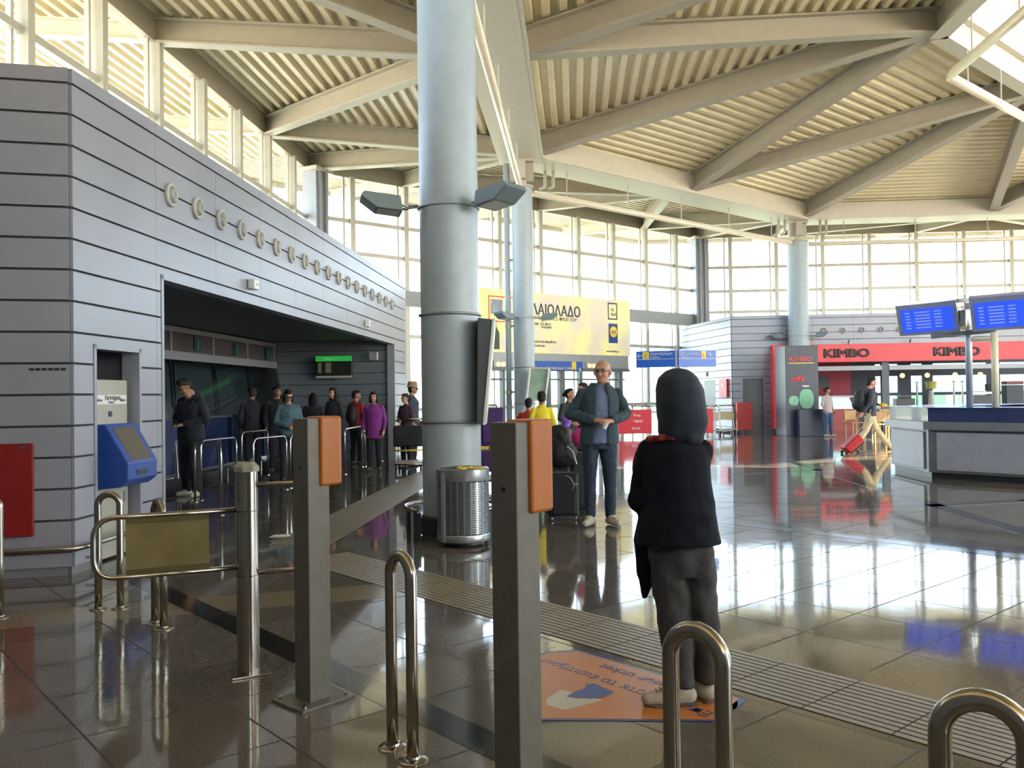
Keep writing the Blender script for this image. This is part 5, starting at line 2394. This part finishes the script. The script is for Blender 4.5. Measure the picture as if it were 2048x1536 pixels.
def person(label, loc, h, rz, top, pants, skin=None, hairm=None, style='short', vx=.013, J=None, yaw=0, nod=0, collar=None,
           sleeves=True, shoes=None, fat=1.12, group=None, sun=False, glasses=False, coat=.84, curl=(.5, .5), handdir=(None, None), palm=(None, None), top_name='jacket', hs=1.0, arms=True):
    s = h / 1.75
    root = thing('person', label, 'person', loc, rz, group, s)
    skin = skin or m_skin
    hairm = hairm or mat('hair_dark', (.012, .009, .007), .75, var=.3, scale=40)
    shoes = shoes or mat('shoe_dark', (.02, .02, .02), .5)
    j = dict(hipL=(.09, 0, .91), hipR=(-.09, 0, .91), kneeL=(.10, -.01, .49), kneeR=(-.10, -.01, .49), ankL=(.105, .02, .09), ankR=(-.105, .02, .09),
             toeL=(.125, -.13, .04), toeR=(-.125, -.13, .04),
             shL=(.165, .01, 1.385), shR=(-.165, .01, 1.385), elL=(.235, .03, 1.13), elR=(-.235, .03, 1.13), wrL=(.225, -.07, .89), wrR=(-.225, -.07, .89),
             head=(0, -.02, 1.615), chest=(0, 0, 0))
    j.update(J or {})
    j = {k: V(v) for k, v in j.items()}
    R = Matrix.Rotation(yaw, 3, 'Z') @ Matrix.Rotation(nod, 3, 'X')
    c = j['head']
    b = MB()
    head(b, c, R, hs)
    b.cone(c + V((0, .035, -.10)), V((0, .02, 1.40)) + j['chest'], .053, .065)
    b.loft([(0, .0, .90, .12, .08), (0, 0, 1.10, .11, .075), (0 + j['chest'].x, j['chest'].y, 1.30, .14, .085), (j['chest'].x, j['chest'].y, 1.42, .12, .06)])
    for k in ('L', 'R'):
        b.cone(j['sh' + k], j['el' + k], .045, .036)
        b.cone(j['el' + k], j['wr' + k], .036, .025)
        b.cone(V((0, 0, 1.36)) + j['chest'], j['sh' + k], .06, .048)
        hd = handdir[0 if k == 'L' else 1]
        hd = V(hd) if hd is not None else (j['wr' + k] - j['el' + k])
        pn = palm[0 if k == 'L' else 1]
        pn = V(pn) if pn is not None else V((-1 if k == 'L' else 1, 0, 0))
        x = hd.normalized().cross(pn)
        sd_ = 1 if x.dot(V((0, -1, .3))) > 0 else -1
        hand(b, j['wr' + k], hd, pn, curl[0 if k == 'L' else 1], 1.0, sd_)
        b.cone(j['hip' + k], j['knee' + k], .075, .05)
        b.cone(j['knee' + k], j['ank' + k], .048, .036)
        b.cone(j['ank' + k], j['ank' + k] + (j['toe' + k] - j['ank' + k]) * .8, .034, .03)
    vox(b.build('body', skin, root, local=True), min(vx, .011) if vx > .008 else vx, 3)
    face_bits(root, c, R, hs, hairm, sun, glasses)
    if style:
        hair(root, c, R, 1, style, hairm, min(vx, .01))
    # trousers
    p = MB()
    f = fat
    p.loft([(0, .0, .80, .155 * f, .10 * f), (0, .005, .88, .165 * f, .115 * f), (0, .0, .98, .150 * f, .105 * f), (0, 0, 1.03, .145 * f, .10 * f)])
    for k in ('L', 'R'):
        p.cone(j['hip' + k] + V((0, 0, -.02)), j['knee' + k], .092 * f, .064 * f)
        a_ = j['ank' + k]
        p.cone(j['knee' + k], a_ + (j['knee' + k] - a_).normalized() * .03, .063 * f, .053 * f)
    vox(p.build('trousers', pants, root, local=True), vx, 5, .02, .09)
    # upper garment
    t_ = MB()
    ch = j['chest']
    rings = [(0, 0, coat, .168 * f, .118 * f), (0, 0, .98, .158 * f, .112 * f), (ch.x * .4, ch.y * .4, 1.10, .152 * f, .108 * f), (ch.x * .8, ch.y * .8, 1.26, .172 * f, .122 * f),
             (ch.x, ch.y, 1.35, .172 * f, .115 * f), (ch.x, ch.y + .01, 1.41, .125, .09), (ch.x, ch.y + .015, 1.45, .085, .07), (ch.x, ch.y + .02, 1.485, .064, .062)]
    t_.loft(rings)
    for k in ('L', 'R'):
        if not arms:
            continue
        t_.cone(V((0, 0, 1.375)) + ch, j['sh' + k], .065, .056 * f)
        t_.cone(j['sh' + k], j['el' + k], .058 * f, .050 * f)
        if sleeves:
            w_ = j['wr' + k]
            t_.cone(j['el' + k], w_ + (j['el' + k] - w_).normalized() * .04, .052, .042)
    vox(t_.build(top_name, top, root, local=True), vx, 5, .02, .08)
    # shoes
    for k in ('L', 'R'):
        q = MB()
        a_, e_ = j['ank' + k], j['toe' + k]
        dd = (e_ - a_)
        dd = V((dd.x, dd.y, dd.z + .05)).normalized() if a_.z > .2 else V((dd.x, dd.y, 0)).normalized()
        hl = a_ - dd * .035 + V((0, 0, -.045))
        q.cone(hl, a_ + dd * .06 + V((0, 0, -.035)), .043, .043)
        q.cone(a_ + dd * .05 + V((0, 0, -.045)), e_ + dd * .01, .042, .034)
        q.cone(a_ + V((0, 0, .015)), a_ + dd * .05 + V((0, 0, -.02)), .045, .04)
        vox(q.build('shoe', shoes, root, local=True), min(vx, .008), 4)
    return root, j


def backpack(root, c, size, m, vx=.012):
    b = MB()
    b.ell(c, (size[0], size[1], size[2]))
    b.ell(V(c) + V((0, size[1] * .5, -size[2] * .3)), (size[0] * .8, size[1] * .7, size[2] * .5))
    o = vox(b.build('backpack', m, root, local=True), vx, 3)
    for k in (-1, 1):
        st = MB()
        st.tube([V((k * .10, .12, 1.36)), V((k * .12, .0, 1.47)), V((k * .13, -.12, 1.36)), V((k * .14, -.10, 1.15)), V((k * .16, .08, 1.05))], .014, 6)
        st.build('strap', m, root, local=True, smooth=True)
    return o


def at(px, Y):
    return (D(px, 860, Y).x, Y, 0)


white_shoe = mat('shoe_offwhite', (.45, .43, .36), .5)

# --- foreground figure seen from behind, in a dark head scarf
wl = (.765, 4.08, 0)
root = thing('person', 'person in dark navy hooded scarf and black jacket seen from behind on the orange sticker', 'person', wl, radians(180), None, 1.0)
# local: faces -y, so turned 180 it looks away from the camera; local x runs to picture left
b = MB()
R = Matrix.Rotation(.25, 3, 'Z')
HC = (-.025, -.01, 1.44)
ARM = ((1, (.125, 0, 1.185), (.155, -.05, .97), (.10, -.24, 1.04)), (-1, (-.125, 0, 1.185), (-.105, -.06, .97), (-.06, -.24, 1.03)))
head(b, HC, R, .93)
b.cone((-.02, .02, 1.35), (-.01, .02, 1.20), .045, .05)
b.loft([(0, 0, .80, .11, .07), (0, 0, 1.0, .10, .065), (0, 0, 1.13, .11, .07), (0, 0, 1.20, .08, .05)])
for k, sh, el, wr in ARM:
    b.cone((0, 0, 1.18), sh, .045, .036)
    b.cone(sh, el, .036, .032)
    b.cone(el, wr, .032, .024)
    hand(b, wr, (-k * .5, -.8, .25), (0, .2, -1), .6, .95, k)
for hp, kn_, an_ in (((.065, 0, .78), (.02, -.01, .44), (-.015, .02, .09)), ((-.085, 0, .78), (-.12, -.01, .44), (-.135, -.04, .09))):
    b.cone(hp, kn_, .065, .045)
    b.cone(kn_, an_, .043, .033)
vox(b.build('body', m_skin, root, local=True), .0065, 3)
face_bits(root, HC, R, .93, m_black)
m_navycl = mat('scarf_navy', (.020, .031, .055), .8, var=.1, scale=30, bump=.1, sheen=.05)
h = MB()
h.loft([(-.02, .02, 1.225, .075, .075), (-.03, .025, 1.265, .112, .100), (-.037, .025, 1.32, .117, .116), (-.028, .02, 1.40, .116, .124), (-.022, .015, 1.47, .112, .122), (-.015, .01, 1.525, .092, .10), (-.01, .005, 1.558, .055, .06), (-.01, .005, 1.57, .02, .02)], p=.9)
h.cone((-.05, .08, 1.26), (-.09, .05, 1.25), .045, .042)
hs_ = vox(h.build('head_scarf', m_navycl, root, local=True), .007, 8, .018, .13)
for i, v in enumerate(hs_.data.vertices):
    if v.co.y < -.05 and 1.34 < v.co.z < 1.52:
        v.co.y = -.052
m_jack = mat('jacket_black', (.006, .008, .017), .85, var=.15, scale=30, bump=.15, spec=.25)
t_ = MB()
t_.loft([(-.0, .03, .75, .198, .150), (-.0, .03, .80, .192, .148), (-.005, .025, .92, .170, .135), (-.005, .02, 1.04, .163, .125), (0, .01, 1.13, .162, .115), (0, .01, 1.185, .150, .100), (0, .01, 1.22, .125, .085), (0, .01, 1.25, .085, .07), (0, .01, 1.275, .06, .06)], n=30)
for k, sh, el, wr in ARM:
    t_.cone(sh, el, .052, .062)
    t_.cone(el, (Vector(wr) * .8 + Vector(el) * .2), .064, .042)
t_.ell((.165, -.03, .95), (.062, .07, .07))
# long pointed front flap hanging on the left of the picture
t_.loft([(.150, -.05, .475, .010, .012), (.140, -.05, .54, .034, .022), (.13, -.04, .64, .058, .035), (.115, -.03, .76, .082, .06), (.10, -.02, .90, .08, .08)], n=16)
vox(t_.build('jacket', m_jack, root, local=True), .0075, 5, .024, .13)
m_trou = mat('trousers_grey', (.062, .063, .068), .85, var=.12, scale=40, bump=.15)
p = MB()
p.loft([(-.02, .01, .60, .135, .095), (-.02, .02, .70, .145, .108), (-.015, .02, .80, .148, .108), (-.01, .01, .90, .12, .09)], n=26)
p.loft([(-.012, .02, .085, .050, .062), (-.010, .01, .16, .058, .072), (.008, .0, .32, .074, .084), (.025, .0, .46, .084, .094), (.04, .01, .62, .088, .10), (.05, .015, .72, .085, .10)], n=20, p=.9)
p.loft([(-.135, -.04, .085, .054, .064), (-.135, -.035, .18, .062, .074), (-.128, -.02, .32, .066, .080), (-.118, .0, .46, .070, .088), (-.10, .01, .62, .076, .098), (-.085, .015, .72, .08, .10)], n=20, p=.9)
vox(p.build('trousers', m_trou, root, local=True), .0075, 4, .028, .10)
for (ax, ay), (tx, ty) in (((.0, .03), (.15, .045)), ((-.125, -.05), (-.08, -.18))):
    dd = V((tx - ax, ty - ay, 0)).normalized()
    a_ = V((ax, ay, .05))
    q = MB()
    q.cone(a_ - dd * .035 + V((0, 0, -.006)), a_ + dd * .05 + V((0, 0, -.006)), .044, .042)
    q.cone(a_ + dd * .04 + V((0, 0, -.008)), a_ + dd * .155 + V((0, 0, -.014)), .041, .032)
    q.cone(a_ + V((0, 0, .02)), a_ + dd * .07, .045, .04)
    o = vox(q.build('shoe', white_shoe, root, local=True), .006, 4)
    q = MB()
    c0 = a_ + dd * .06
    q.prism([tuple((c0 + V((dd.x * u - dd.y * w, dd.y * u + dd.x * w, 0))).xy) for u, w in ((-.14, -.035), (.07, -.041), (.115, -.022), (.115, .022), (.07, .041), (-.14, .035))], .004, .016)
    q.build('sole', mat('shoe_sole_dark', (.12, .10, .08), .6), root, local=True, bevel=.004)
    for z_, u in ((.088, .075), (.080, .095), (.072, .113)):
        q = MB()
        q.cone(a_ + dd * u + V((-dd.y * .018, dd.x * .018, z_ - .052)), a_ + dd * u + V((dd.y * .018, -dd.x * .018, z_ - .05)), .0028, .0028, 6)
        q.build('lace', mat('lace_brown', (.12, .08, .05), .7), root, local=True)
sf = MB()
sf.tube([(.02, .10, 1.245), (.08, .085, 1.245), (.12, .03, 1.235), (.145, -.04, 1.20), (.165, -.10, 1.12), (.17, -.14, 1.04)], .0, 8, rr=[.010, .018, .022, .026, .026, .018])
vox(sf.build('red_print_scarf', mat('red_print', (.22, .03, .03), .75, var=.8, scale=30), root, local=True), .006, 3, .012, .03)

# --- tall figure in the blue jacket
mroot, j = person('tall bald person in glasses and dark blue denim jacket, holding a small white cup', (.955, 9.60, 0), 1.86, radians(4), cloth('sky_shirt', (.12, .17, .30)), cloth('dark_jeans', (.020, .036, .068)),
                  style=None, vx=.009, yaw=-.45, nod=.02, shoes=white_shoe, fat=1.08, hs=1.12, arms=False, glasses=True, top_name='shirt', coat=.86,
                  J=dict(elL=(.30, .03, 1.16), wrL=(.09, -.19, 1.09), elR=(-.29, .04, 1.16), wrR=(-.05, -.20, 1.10), shL=(.205, .01, 1.375), shR=(-.165, .01, 1.375), head=(.045, -.02, 1.598), chest=(.02, 0, 0),
                         ankL=(.115, .02, .09), ankR=(-.10, .0, .09), toeL=(.16, -.12, .04), toeR=(-.17, -.11, .04), kneeL=(.11, -.01, .5), kneeR=(-.10, -.02, .5)),
                  hairm=mat('hair_grey', (.18, .16, .14), .6), curl=(.65, .75), handdir=((-.9, -.35, .05), (.85, -.4, .0)), palm=((0, .3, -1), (0, .4, -1)))
m_den = cloth('denim_jacket', (.030, .058, .080))
jk = MB()
ringsj = [(.84, .190, .135, .40), (.90, .192, .138, .36), (1.02, .184, .13, .34), (1.14, .182, .128, .36), (1.26, .192, .138, .34), (1.35, .195, .130, .30), (1.41, .155, .105, .34), (1.45, .105, .085, .50), (1.49, .082, .078, .6)]
n = 32
vs = []
for z, rx, ry, gap in ringsj:
    for i in range(n + 1):
        a = -pi / 2 + gap + (2 * pi - 2 * gap) * i / n
        wv = .004 * sin(a * 9 + z * 11)
        vs.append((rx * cos(a) + wv + .02 * min(1, max(0, (z - .84) / .4)), ry * sin(a) + .008 + wv, z))
fs = [(r * (n + 1) + i, r * (n + 1) + i + 1, (r + 1) * (n + 1) + i + 1, (r + 1) * (n + 1) + i) for r in range(len(ringsj) - 1) for i in range(n)]
jk.add(vs, fs)
o = jk.build('jacket', m_den, mroot, smooth=True, local=True)
md = o.modifiers.new('thick', 'SOLIDIFY')
md.thickness = .014
md.offset = 1
md = o.modifiers.new('sub', 'SUBSURF')
md.levels = md.render_levels = 2
for k in ('L', 'R'):
    sl_ = MB()
    ch = 1 if k == 'L' else -1
    sl_.cone((ch * .11 + .02, .01, 1.385), j['sh' + k], .055, .062)
    sl_.cone(j['sh' + k], j['el' + k], .064, .060)
    w_ = j['wr' + k]
    sl_.cone(j['el' + k], w_ + (j['el' + k] - w_).normalized() * .05, .062, .046)
    vox(sl_.build('sleeve', m_den, mroot, local=True), .009, 5, .03, .07)
lp_ = MB()
for k in (-1, 1):
    lp_.tube([(k * .05 + .02, -.115, 1.30), (k * .065 + .02, -.09, 1.39), (k * .075 + .02, -.02, 1.46), (k * .05 + .02, .06, 1.48)], 0, 8, rr=[.010, .020, .020, .014])
vox(lp_.build('jacket_collar', m_den, mroot, local=True), .007, 3)
st = MB()
st.ell((.045 + .02, .06, 1.59), (.086, .058, .060))
vox(st.build('hair', MATS['hair_grey'], mroot, local=True), .007, 3)
Mw = WM[mroot.name]
cpos = Mw @ V((.02, -.285, 1.055))
t = thing('paper_cup', 'small white paper cup held in both hands of the tall bald figure', 'cup', cpos)
s = MB()
s.lathe([(.022, -.04), (.030, .035), (.032, .037), (.028, .035), (.02, -.035)], Matrix.Translation(cpos) @ Matrix.Rotation(.25, 4, 'Y'), 20)
s.build('cup', m_paper, t, auto=True)


# --- suitcases and bags
def suitcase(name, label, loc, rz, w, d, h, m, wheels=True, handle=.0, tilt=0.0):
    t = thing(name, label, 'suitcase', loc, rz)
    T = Matrix.Rotation(tilt, 4, 'X')
    s = MB()
    s.box((0, 0, h / 2 + .05), (w, d, h))
    s.v = [T @ v for v in s.v]
    s.build('shell', m, t, local=True, bevel=.035)
    s = MB()
    s.box((0, -d / 2 - .012, h * .42), (w * .74, .03, h * .5))
    s.v = [T @ v for v in s.v]
    s.build('front_pocket', m, t, local=True, bevel=.012)
    s = MB()
    s.tube([T @ V(v) for v in bez([(-.07, 0, h + .05), (-.07, 0, h + .09), (.07, 0, h + .09), (.07, 0, h + .05)], r=.03)], .011, 8)
    s.build('carry_handle', m_black, t, local=True)
    if handle:
        s = MB()
        s.tube([T @ V(v) for v in bez([(-.1, d * .3, h), (-.1, d * .3, h + handle), (.1, d * .3, h + handle), (.1, d * .3, h)], r=.03)], .009, 8)
        s.build('pull_handle', m_chrome, t, local=True)
    if wheels:
        for x in (-1, 1):
            for y in (-1, 1):
                s = MB()
                s.lathe([(.022, -.014), (.026, -.008), (.026, .008), (.022, .014)], T @ Matrix.Translation((x * w * .38, y * d * .3, .027)) @ Matrix.Rotation(pi / 2, 4, 'Y'), 14)
                s.build('wheel', m_chrome if y < 0 else m_black, t, local=True)
    return t


m_bag = mat('black_luggage', (.014, .016, .022), .6, bump=.1, scale=60)
m_purple = mat('purple_luggage', (.06, .025, .14), .5)
p0 = G(1126, 1042)
suitcase('suitcase', 'black soft suitcase with ribboned handle on the floor left of the tall bald figure', (p0.x, p0.y + .12, 0), .1, .36, .25, .50, m_bag, True)
t = thing('holdall', 'black holdall bag stacked on the suitcase left of the tall bald figure', 'bag', (p0.x - .01, p0.y + .14, .60), .1)
b = MB()
b.ell((0, 0, .16), (.20, .13, .17))
b.ell((-.02, 0, .33), (.16, .12, .18))
vox(b.build('body', m_bag, t, local=True), .012, 4, .03, .09)
s = MB()
s.tube([(.06, -.13, .26), (.12, -.15, .2), (.17, -.12, .05)], .008, 6)
s.build('strap', m_paper, t, local=True)
t = thing('ribbon', 'white and green ribbon tied to the handle of the black suitcase', 'ribbon', (p0.x + .1, p0.y - .03, .36))
s = MB()
s.tube([(p0.x + .03, p0.y - .045, .53), (p0.x + .09, p0.y - .06, .50), (p0.x + .13, p0.y - .07, .42), (p0.x + .11, p0.y - .075, .36)], .007, 6)
s.tube([(p0.x + .13, p0.y - .07, .42), (p0.x + .17, p0.y - .07, .44)], .009, 6)
s.build('strip', mat('ribbon_pale', (.35, .42, .38), .6), t, smooth=True)
ph = D(1163, 880, 10.6)
t = thing('pink_bag', 'bright pink handbag hanging behind the tall bald figure', 'bag', (ph.x, 10.6, .80))
s = MB()
s.ell((ph.x, 10.6, .93), (.13, .06, .12))
vox(s.build('body', mat('hot_pink', (.70, .03, .25), .45), t), .01, 3)
s = MB()
s.tube([(ph.x - .08, 10.6, 1.0), (ph.x - .02, 10.6, 1.15), (ph.x + .08, 10.6, 1.0)], .01, 8)
s.build('handle', MATS['hot_pink'], t, smooth=True)
suitcase('suitcase', 'black upright suitcase under the bright pink handbag', (ph.x, 10.62, 0), .1, .30, .22, .70, m_bag, True)
for k, (px, Yq, w, hh, l) in enumerate(((985, 13.6, .34, .62, 'tall dark purple suitcase stack right of the big column, upper piece'),)):
    q = at(px, Yq)
    suitcase('suitcase', 'dark purple upright suitcase on a trolley right of the big column', (q[0], q[1], .62), .0, .40, .26, .60, m_purple, False)
    suitcase('suitcase', 'purple suitcase lying under the upright one on the trolley', (q[0] + .02, q[1], .22), .0, .46, .30, .34, m_purple, False)
    trolley((q[0], q[1] + .25, 0), .1, 'luggage trolley loaded with purple suitcases right of the big column')

# --- others
def P(label, px, Y, h, face, top, pants, **k):
    return person(label, at(px, Y), h, radians(face), top, pants, **k)


dk = cloth('charcoal', (.018, .020, .028))
dkp = cloth('black_trousers', (.015, .016, .022))
hr_, jj = P('person in black hoodie, head bent over a phone, by the queue rails in the recess', 382, 13.1, 1.80, -25, cloth('black_hoodie', (.014, .016, .026)), dkp, skin=m_skin2, style='quiff', nod=.55, yaw=-.2, sleeves=True,
  J=dict(head=(-.02, -.09, 1.60), elL=(.30, .0, 1.12), wrL=(.07, -.24, 1.06), elR=(-.28, .0, 1.12), wrR=(-.06, -.24, 1.04), ankL=(.16, -.05, .09), toeL=(.2, -.19, .04), kneeL=(.14, -.07, .49)), shoes=white_shoe, palm=((0, 0, -1), (0, 0, 1)), fat=1.38)
hd_ = MB()
hd_.ell((0, .085, 1.475), (.11, .07, .075))
hd_.cone((-.07, .03, 1.47), (-.05, -.06, 1.42), .035, .025)
hd_.cone((.07, .03, 1.47), (.05, -.06, 1.42), .035, .025)
vox(hd_.build('hood', MATS['cloth_black_hoodie'], hr_, local=True), .011, 4)
backpack(hr_, (0, .20, 1.18), (.15, .09, .22), m_bag)
P('person in dark coat facing away toward the blue counters', 505, 17.0, 1.71, 200, dk, dkp, skin=m_skin2, style='short')
P('person in dark top standing just behind the one in sunglasses', 555, 17.0, 1.72, 20, dk, dkp, skin=m_skin2, style='short', yaw=.3, J=dict(elL=(.25, 0, 1.14), wrL=(.08, -.2, 1.12)))
P('person in sunglasses and denim blue top looking down, left of the farther validator', 577, 15.0, 1.64, 30, cloth('pale_denim', (.06, .12, .16)), dkp, skin=m_skin, style='bob', sun=True, nod=.35, J=dict(head=(-.01, -.05, 1.60), elL=(.24, 0, 1.12), wrL=(.06, -.2, 1.04), elR=(-.24, 0, 1.12), wrR=(-.05, -.2, 1.04)))
P('person in black with loose dark hair, seen from behind in the queue', 627, 18.0, 1.58, 190, dk, dkp, skin=m_skin2, style='long')
P('dark haired person in black top facing left, right of the queue middle', 668, 17.4, 1.68, -35, dk, dkp, skin=m_skin, style='long', J=dict(elL=(.24, 0, 1.12), wrL=(.05, -.2, 1.10)))
r_, _ = P('person in black backpack straps over red and grey sleeves in the queue', 713, 18.9, 1.63, 150, cloth('red_sleeves', (.28, .025, .03)), dkp, skin=m_skin2, style='short', yaw=-1.0)
backpack(r_, (0, .17, 1.16), (.15, .10, .24), m_bag)
P('person in a purple coat with curly dark hair at the end of the queue', 748, 17.0, 1.58, 0, cloth('purple_coat', (.20, .025, .22)), dkp, skin=m_skin, style='bob', coat=.72)
r_, jj = P('tall person in a tan trilby hat half hidden behind the big column', 826, 18.8, 1.76, 80, cloth('slate_jacket', (.03, .05, .08)), dkp, skin=m_skin, style='short', sun=True)
hb = MB()
hb.loft([(0, -.0, 1.665, .145, .16), (0, 0, 1.672, .145, .16), (0, 0, 1.68, .10, .115), (0, .0, 1.74, .095, .11), (0, 0, 1.785, .075, .09), (0, 0, 1.79, .03, .04)])
hb.build('hat', mat('tan_straw', (.36, .25, .14), .7, var=.2, scale=60), r_, local=True, smooth=True)
P('short person in dark patterned top clasping hands beside the tan hat wearer', 812, 18.2, 1.54, -40, cloth('plum_top', (.06, .025, .05)), dkp, skin=m_skin, style='bun', J=dict(elL=(.24, 0, 1.12), wrL=(.05, -.2, 1.10), elR=(-.24, 0, 1.12), wrR=(-.03, -.2, 1.08)))
q = at(818, 17.3)
suitcase('suitcase', 'large black suitcase lying on a trolley beside the big column, left side', (q[0], q[1], .42), 0, .60, .32, .42, m_bag, False)
suitcase('suitcase', 'dark red suitcase edge behind the black one left of the big column', (q[0] + .30, q[1] + .50, .42), 0, .34, .25, .45, mat('maroon_luggage', (.16, .02, .03), .5), False)
t = trolley((q[0], q[1] + .08, 0), .05, 'luggage trolley with yellow edge carrying the black suitcase left of the column')
s = MB()
s.tube([(-.30, -.34, .40), (.34, -.34, .41)], .018, 8)
s.build('yellow_bar', m_yel, t, local=True, smooth=True)
P('child-sized person in a red top behind the nearer orange validator', 1058, 14.6, 1.42, 170, cloth('red_top', (.60, .05, .02)), dkp, style='short', J=dict(elL=(.28, 0, 1.14), elR=(-.27, 0, 1.14)))
P('person in a bright yellow top with short black hair behind the nearer validator', 1084, 14.2, 1.53, 195, cloth('yellow_top', (.75, .62, .03)), dkp, style='short', skin=m_skin2, fat=.95)
P('person with hair tied back and navy top, left of the tall bald figure', 1140, 15.6, 1.58, 35, cloth('olive_navy', (.035, .04, .045)), dkp, skin=m_skin, style='bun', yaw=.4, nod=-.2, J=dict(elL=(.25, 0, 1.14), wrL=(.03, -.2, 1.14), elR=(-.25, 0, 1.14), wrR=(-.1, -.2, 1.05)))
r_, jj = P('dark haired person with a white face mask behind the tall bald figure', 1168, 16.8, 1.70, -60, dk, dkp, skin=m_skin, style='short', yaw=-.2)
mk = MB()
mk.ell(V((0, -.02, 1.615)) + Matrix.Rotation(-.2, 3, 'Z') @ V((0, -.062, -.045)), (.052, .042, .042))
mk.build('face_mask', m_paper, r_, local=True, smooth=True)
q = at(1122, 12.2)
t = thing('striped_bag', 'small purple and white striped bag on the cases behind nearer validator', 'bag', (q[0], q[1], 0))
s = MB()
s.ell((q[0] + .08, q[1], 1.10), (.07, .06, .12))
vox(s.build('body', mat('violet_stripe', (.22, .12, .55), .5, var=.8, scale=18), t), .012, 3)
s = MB()
s.box((q[0], q[1], .93), (.28, .22, .10))
s.build('brown_base', mat('tan_leather', (.22, .09, .04), .5), t, bevel=.02)
s = MB()
s.box((q[0], q[1] + .02, .45), (.34, .24, .86))
s.build('black_case', m_bag, t, bevel=.04)

# walking figure with backpack and small red case
wr_, jj = P('person striding right in pale trousers with a black backpack, towing a red case', 1741, 20.5, 1.78, 90, cloth('grey_black_top', (.05, .055, .08)), cloth('pale_khaki', (.62, .52, .33)), skin=m_skin, style='quiff', nod=.05, yaw=-.3, vx=.012,
            J=dict(hipL=(.08, 0, .90), hipR=(-.08, 0, .90), kneeL=(.085, -.20, .50), ankL=(.09, -.50, .11), toeL=(.10, -.67, .07), kneeR=(-.085, .16, .48), ankR=(-.09, .44, .13), toeR=(-.09, .34, .03),
                   elL=(.24, -.02, 1.14), wrL=(.10, -.25, 1.10), elR=(-.24, .10, 1.14), wrR=(-.20, .26, .92), head=(0, -.05, 1.61), chest=(0, -.02, 0)), shoes=mat('shoe_brown', (.10, .05, .035), .5))
backpack(wr_, (0, .24, 1.20), (.17, .15, .27), m_bag)
yb = MB()
yb.ell((.05, -.32, 1.09), (.09, .10, .05))
yb.ell((.05, -.38, 1.07), (.05, .10, .015))
vox(yb.build('yellow_bundle', mat('ochre_cloth', (.75, .42, .06), .7), wr_, local=True), .01, 3)
q = V((D(1680, 860, 20.5).x, 20.05, 0))
t = thing('cabin_case', 'small red wheeled case tilted behind the striding figure', 'suitcase', q, pi / 2)
T = Matrix.Rotation(radians(48), 4, 'X')
s = MB()
s.box((0, .0, .27), (.34, .20, .46))
s.v = [T @ v + V((0, .10, .06)) for v in s.v]
s.build('shell', mat('case_red', (.50, .015, .03), .4), t, local=True, bevel=.03)
s = MB()
s.box((0, -.115, .27), (.30, .03, .40))
s.v = [T @ v + V((0, .10, .06)) for v in s.v]
s.build('back_panel', m_black, t, local=True, bevel=.01)
s = MB()
s.tube([T @ V(v) + V((0, .10, .06)) for v in bez([(-.1, .08, .48), (-.1, .08, .98), (.1, .08, .98), (.1, .08, .48)], r=.03)], .009, 8)
s.build('pull_handle', m_chrome, t, local=True)
for x in (-.14, .14):
    s = MB()
    s.lathe([(.03, -.015), (.036, -.008), (.036, .008), (.03, .015)], Matrix.Translation((x, .08, .036)) @ Matrix.Rotation(pi / 2, 4, 'Y'), 14)
    s.build('wheel', m_black, t, local=True)

# figure in white tee and wide jeans by the shop
r_, jj = P('person in a white sleeved top and wide blue jeans at the coffee shop case', 1656, 27.7, 1.60, 30, cloth('white_tee', (.45, .40, .40)), cloth('blue_jeans', (.03, .09, .20)), skin=m_skin2, style='bun', sleeves=False, yaw=.5, shoes=white_shoe,
            fat=1.15, J=dict(ankL=(.17, .0, .09), toeL=(.2, -.13, .04), kneeL=(.14, 0, .49)))
# barista behind the red counter
r_, jj = person('person in dark uniform working behind the pastry case in the coffee shop', tuple(kp(11.75, -2.0)), 1.62, radians(10), dk, dkp, skin=m_skin2, style='short')

# visor over the pale screen of the lamp: nothing more
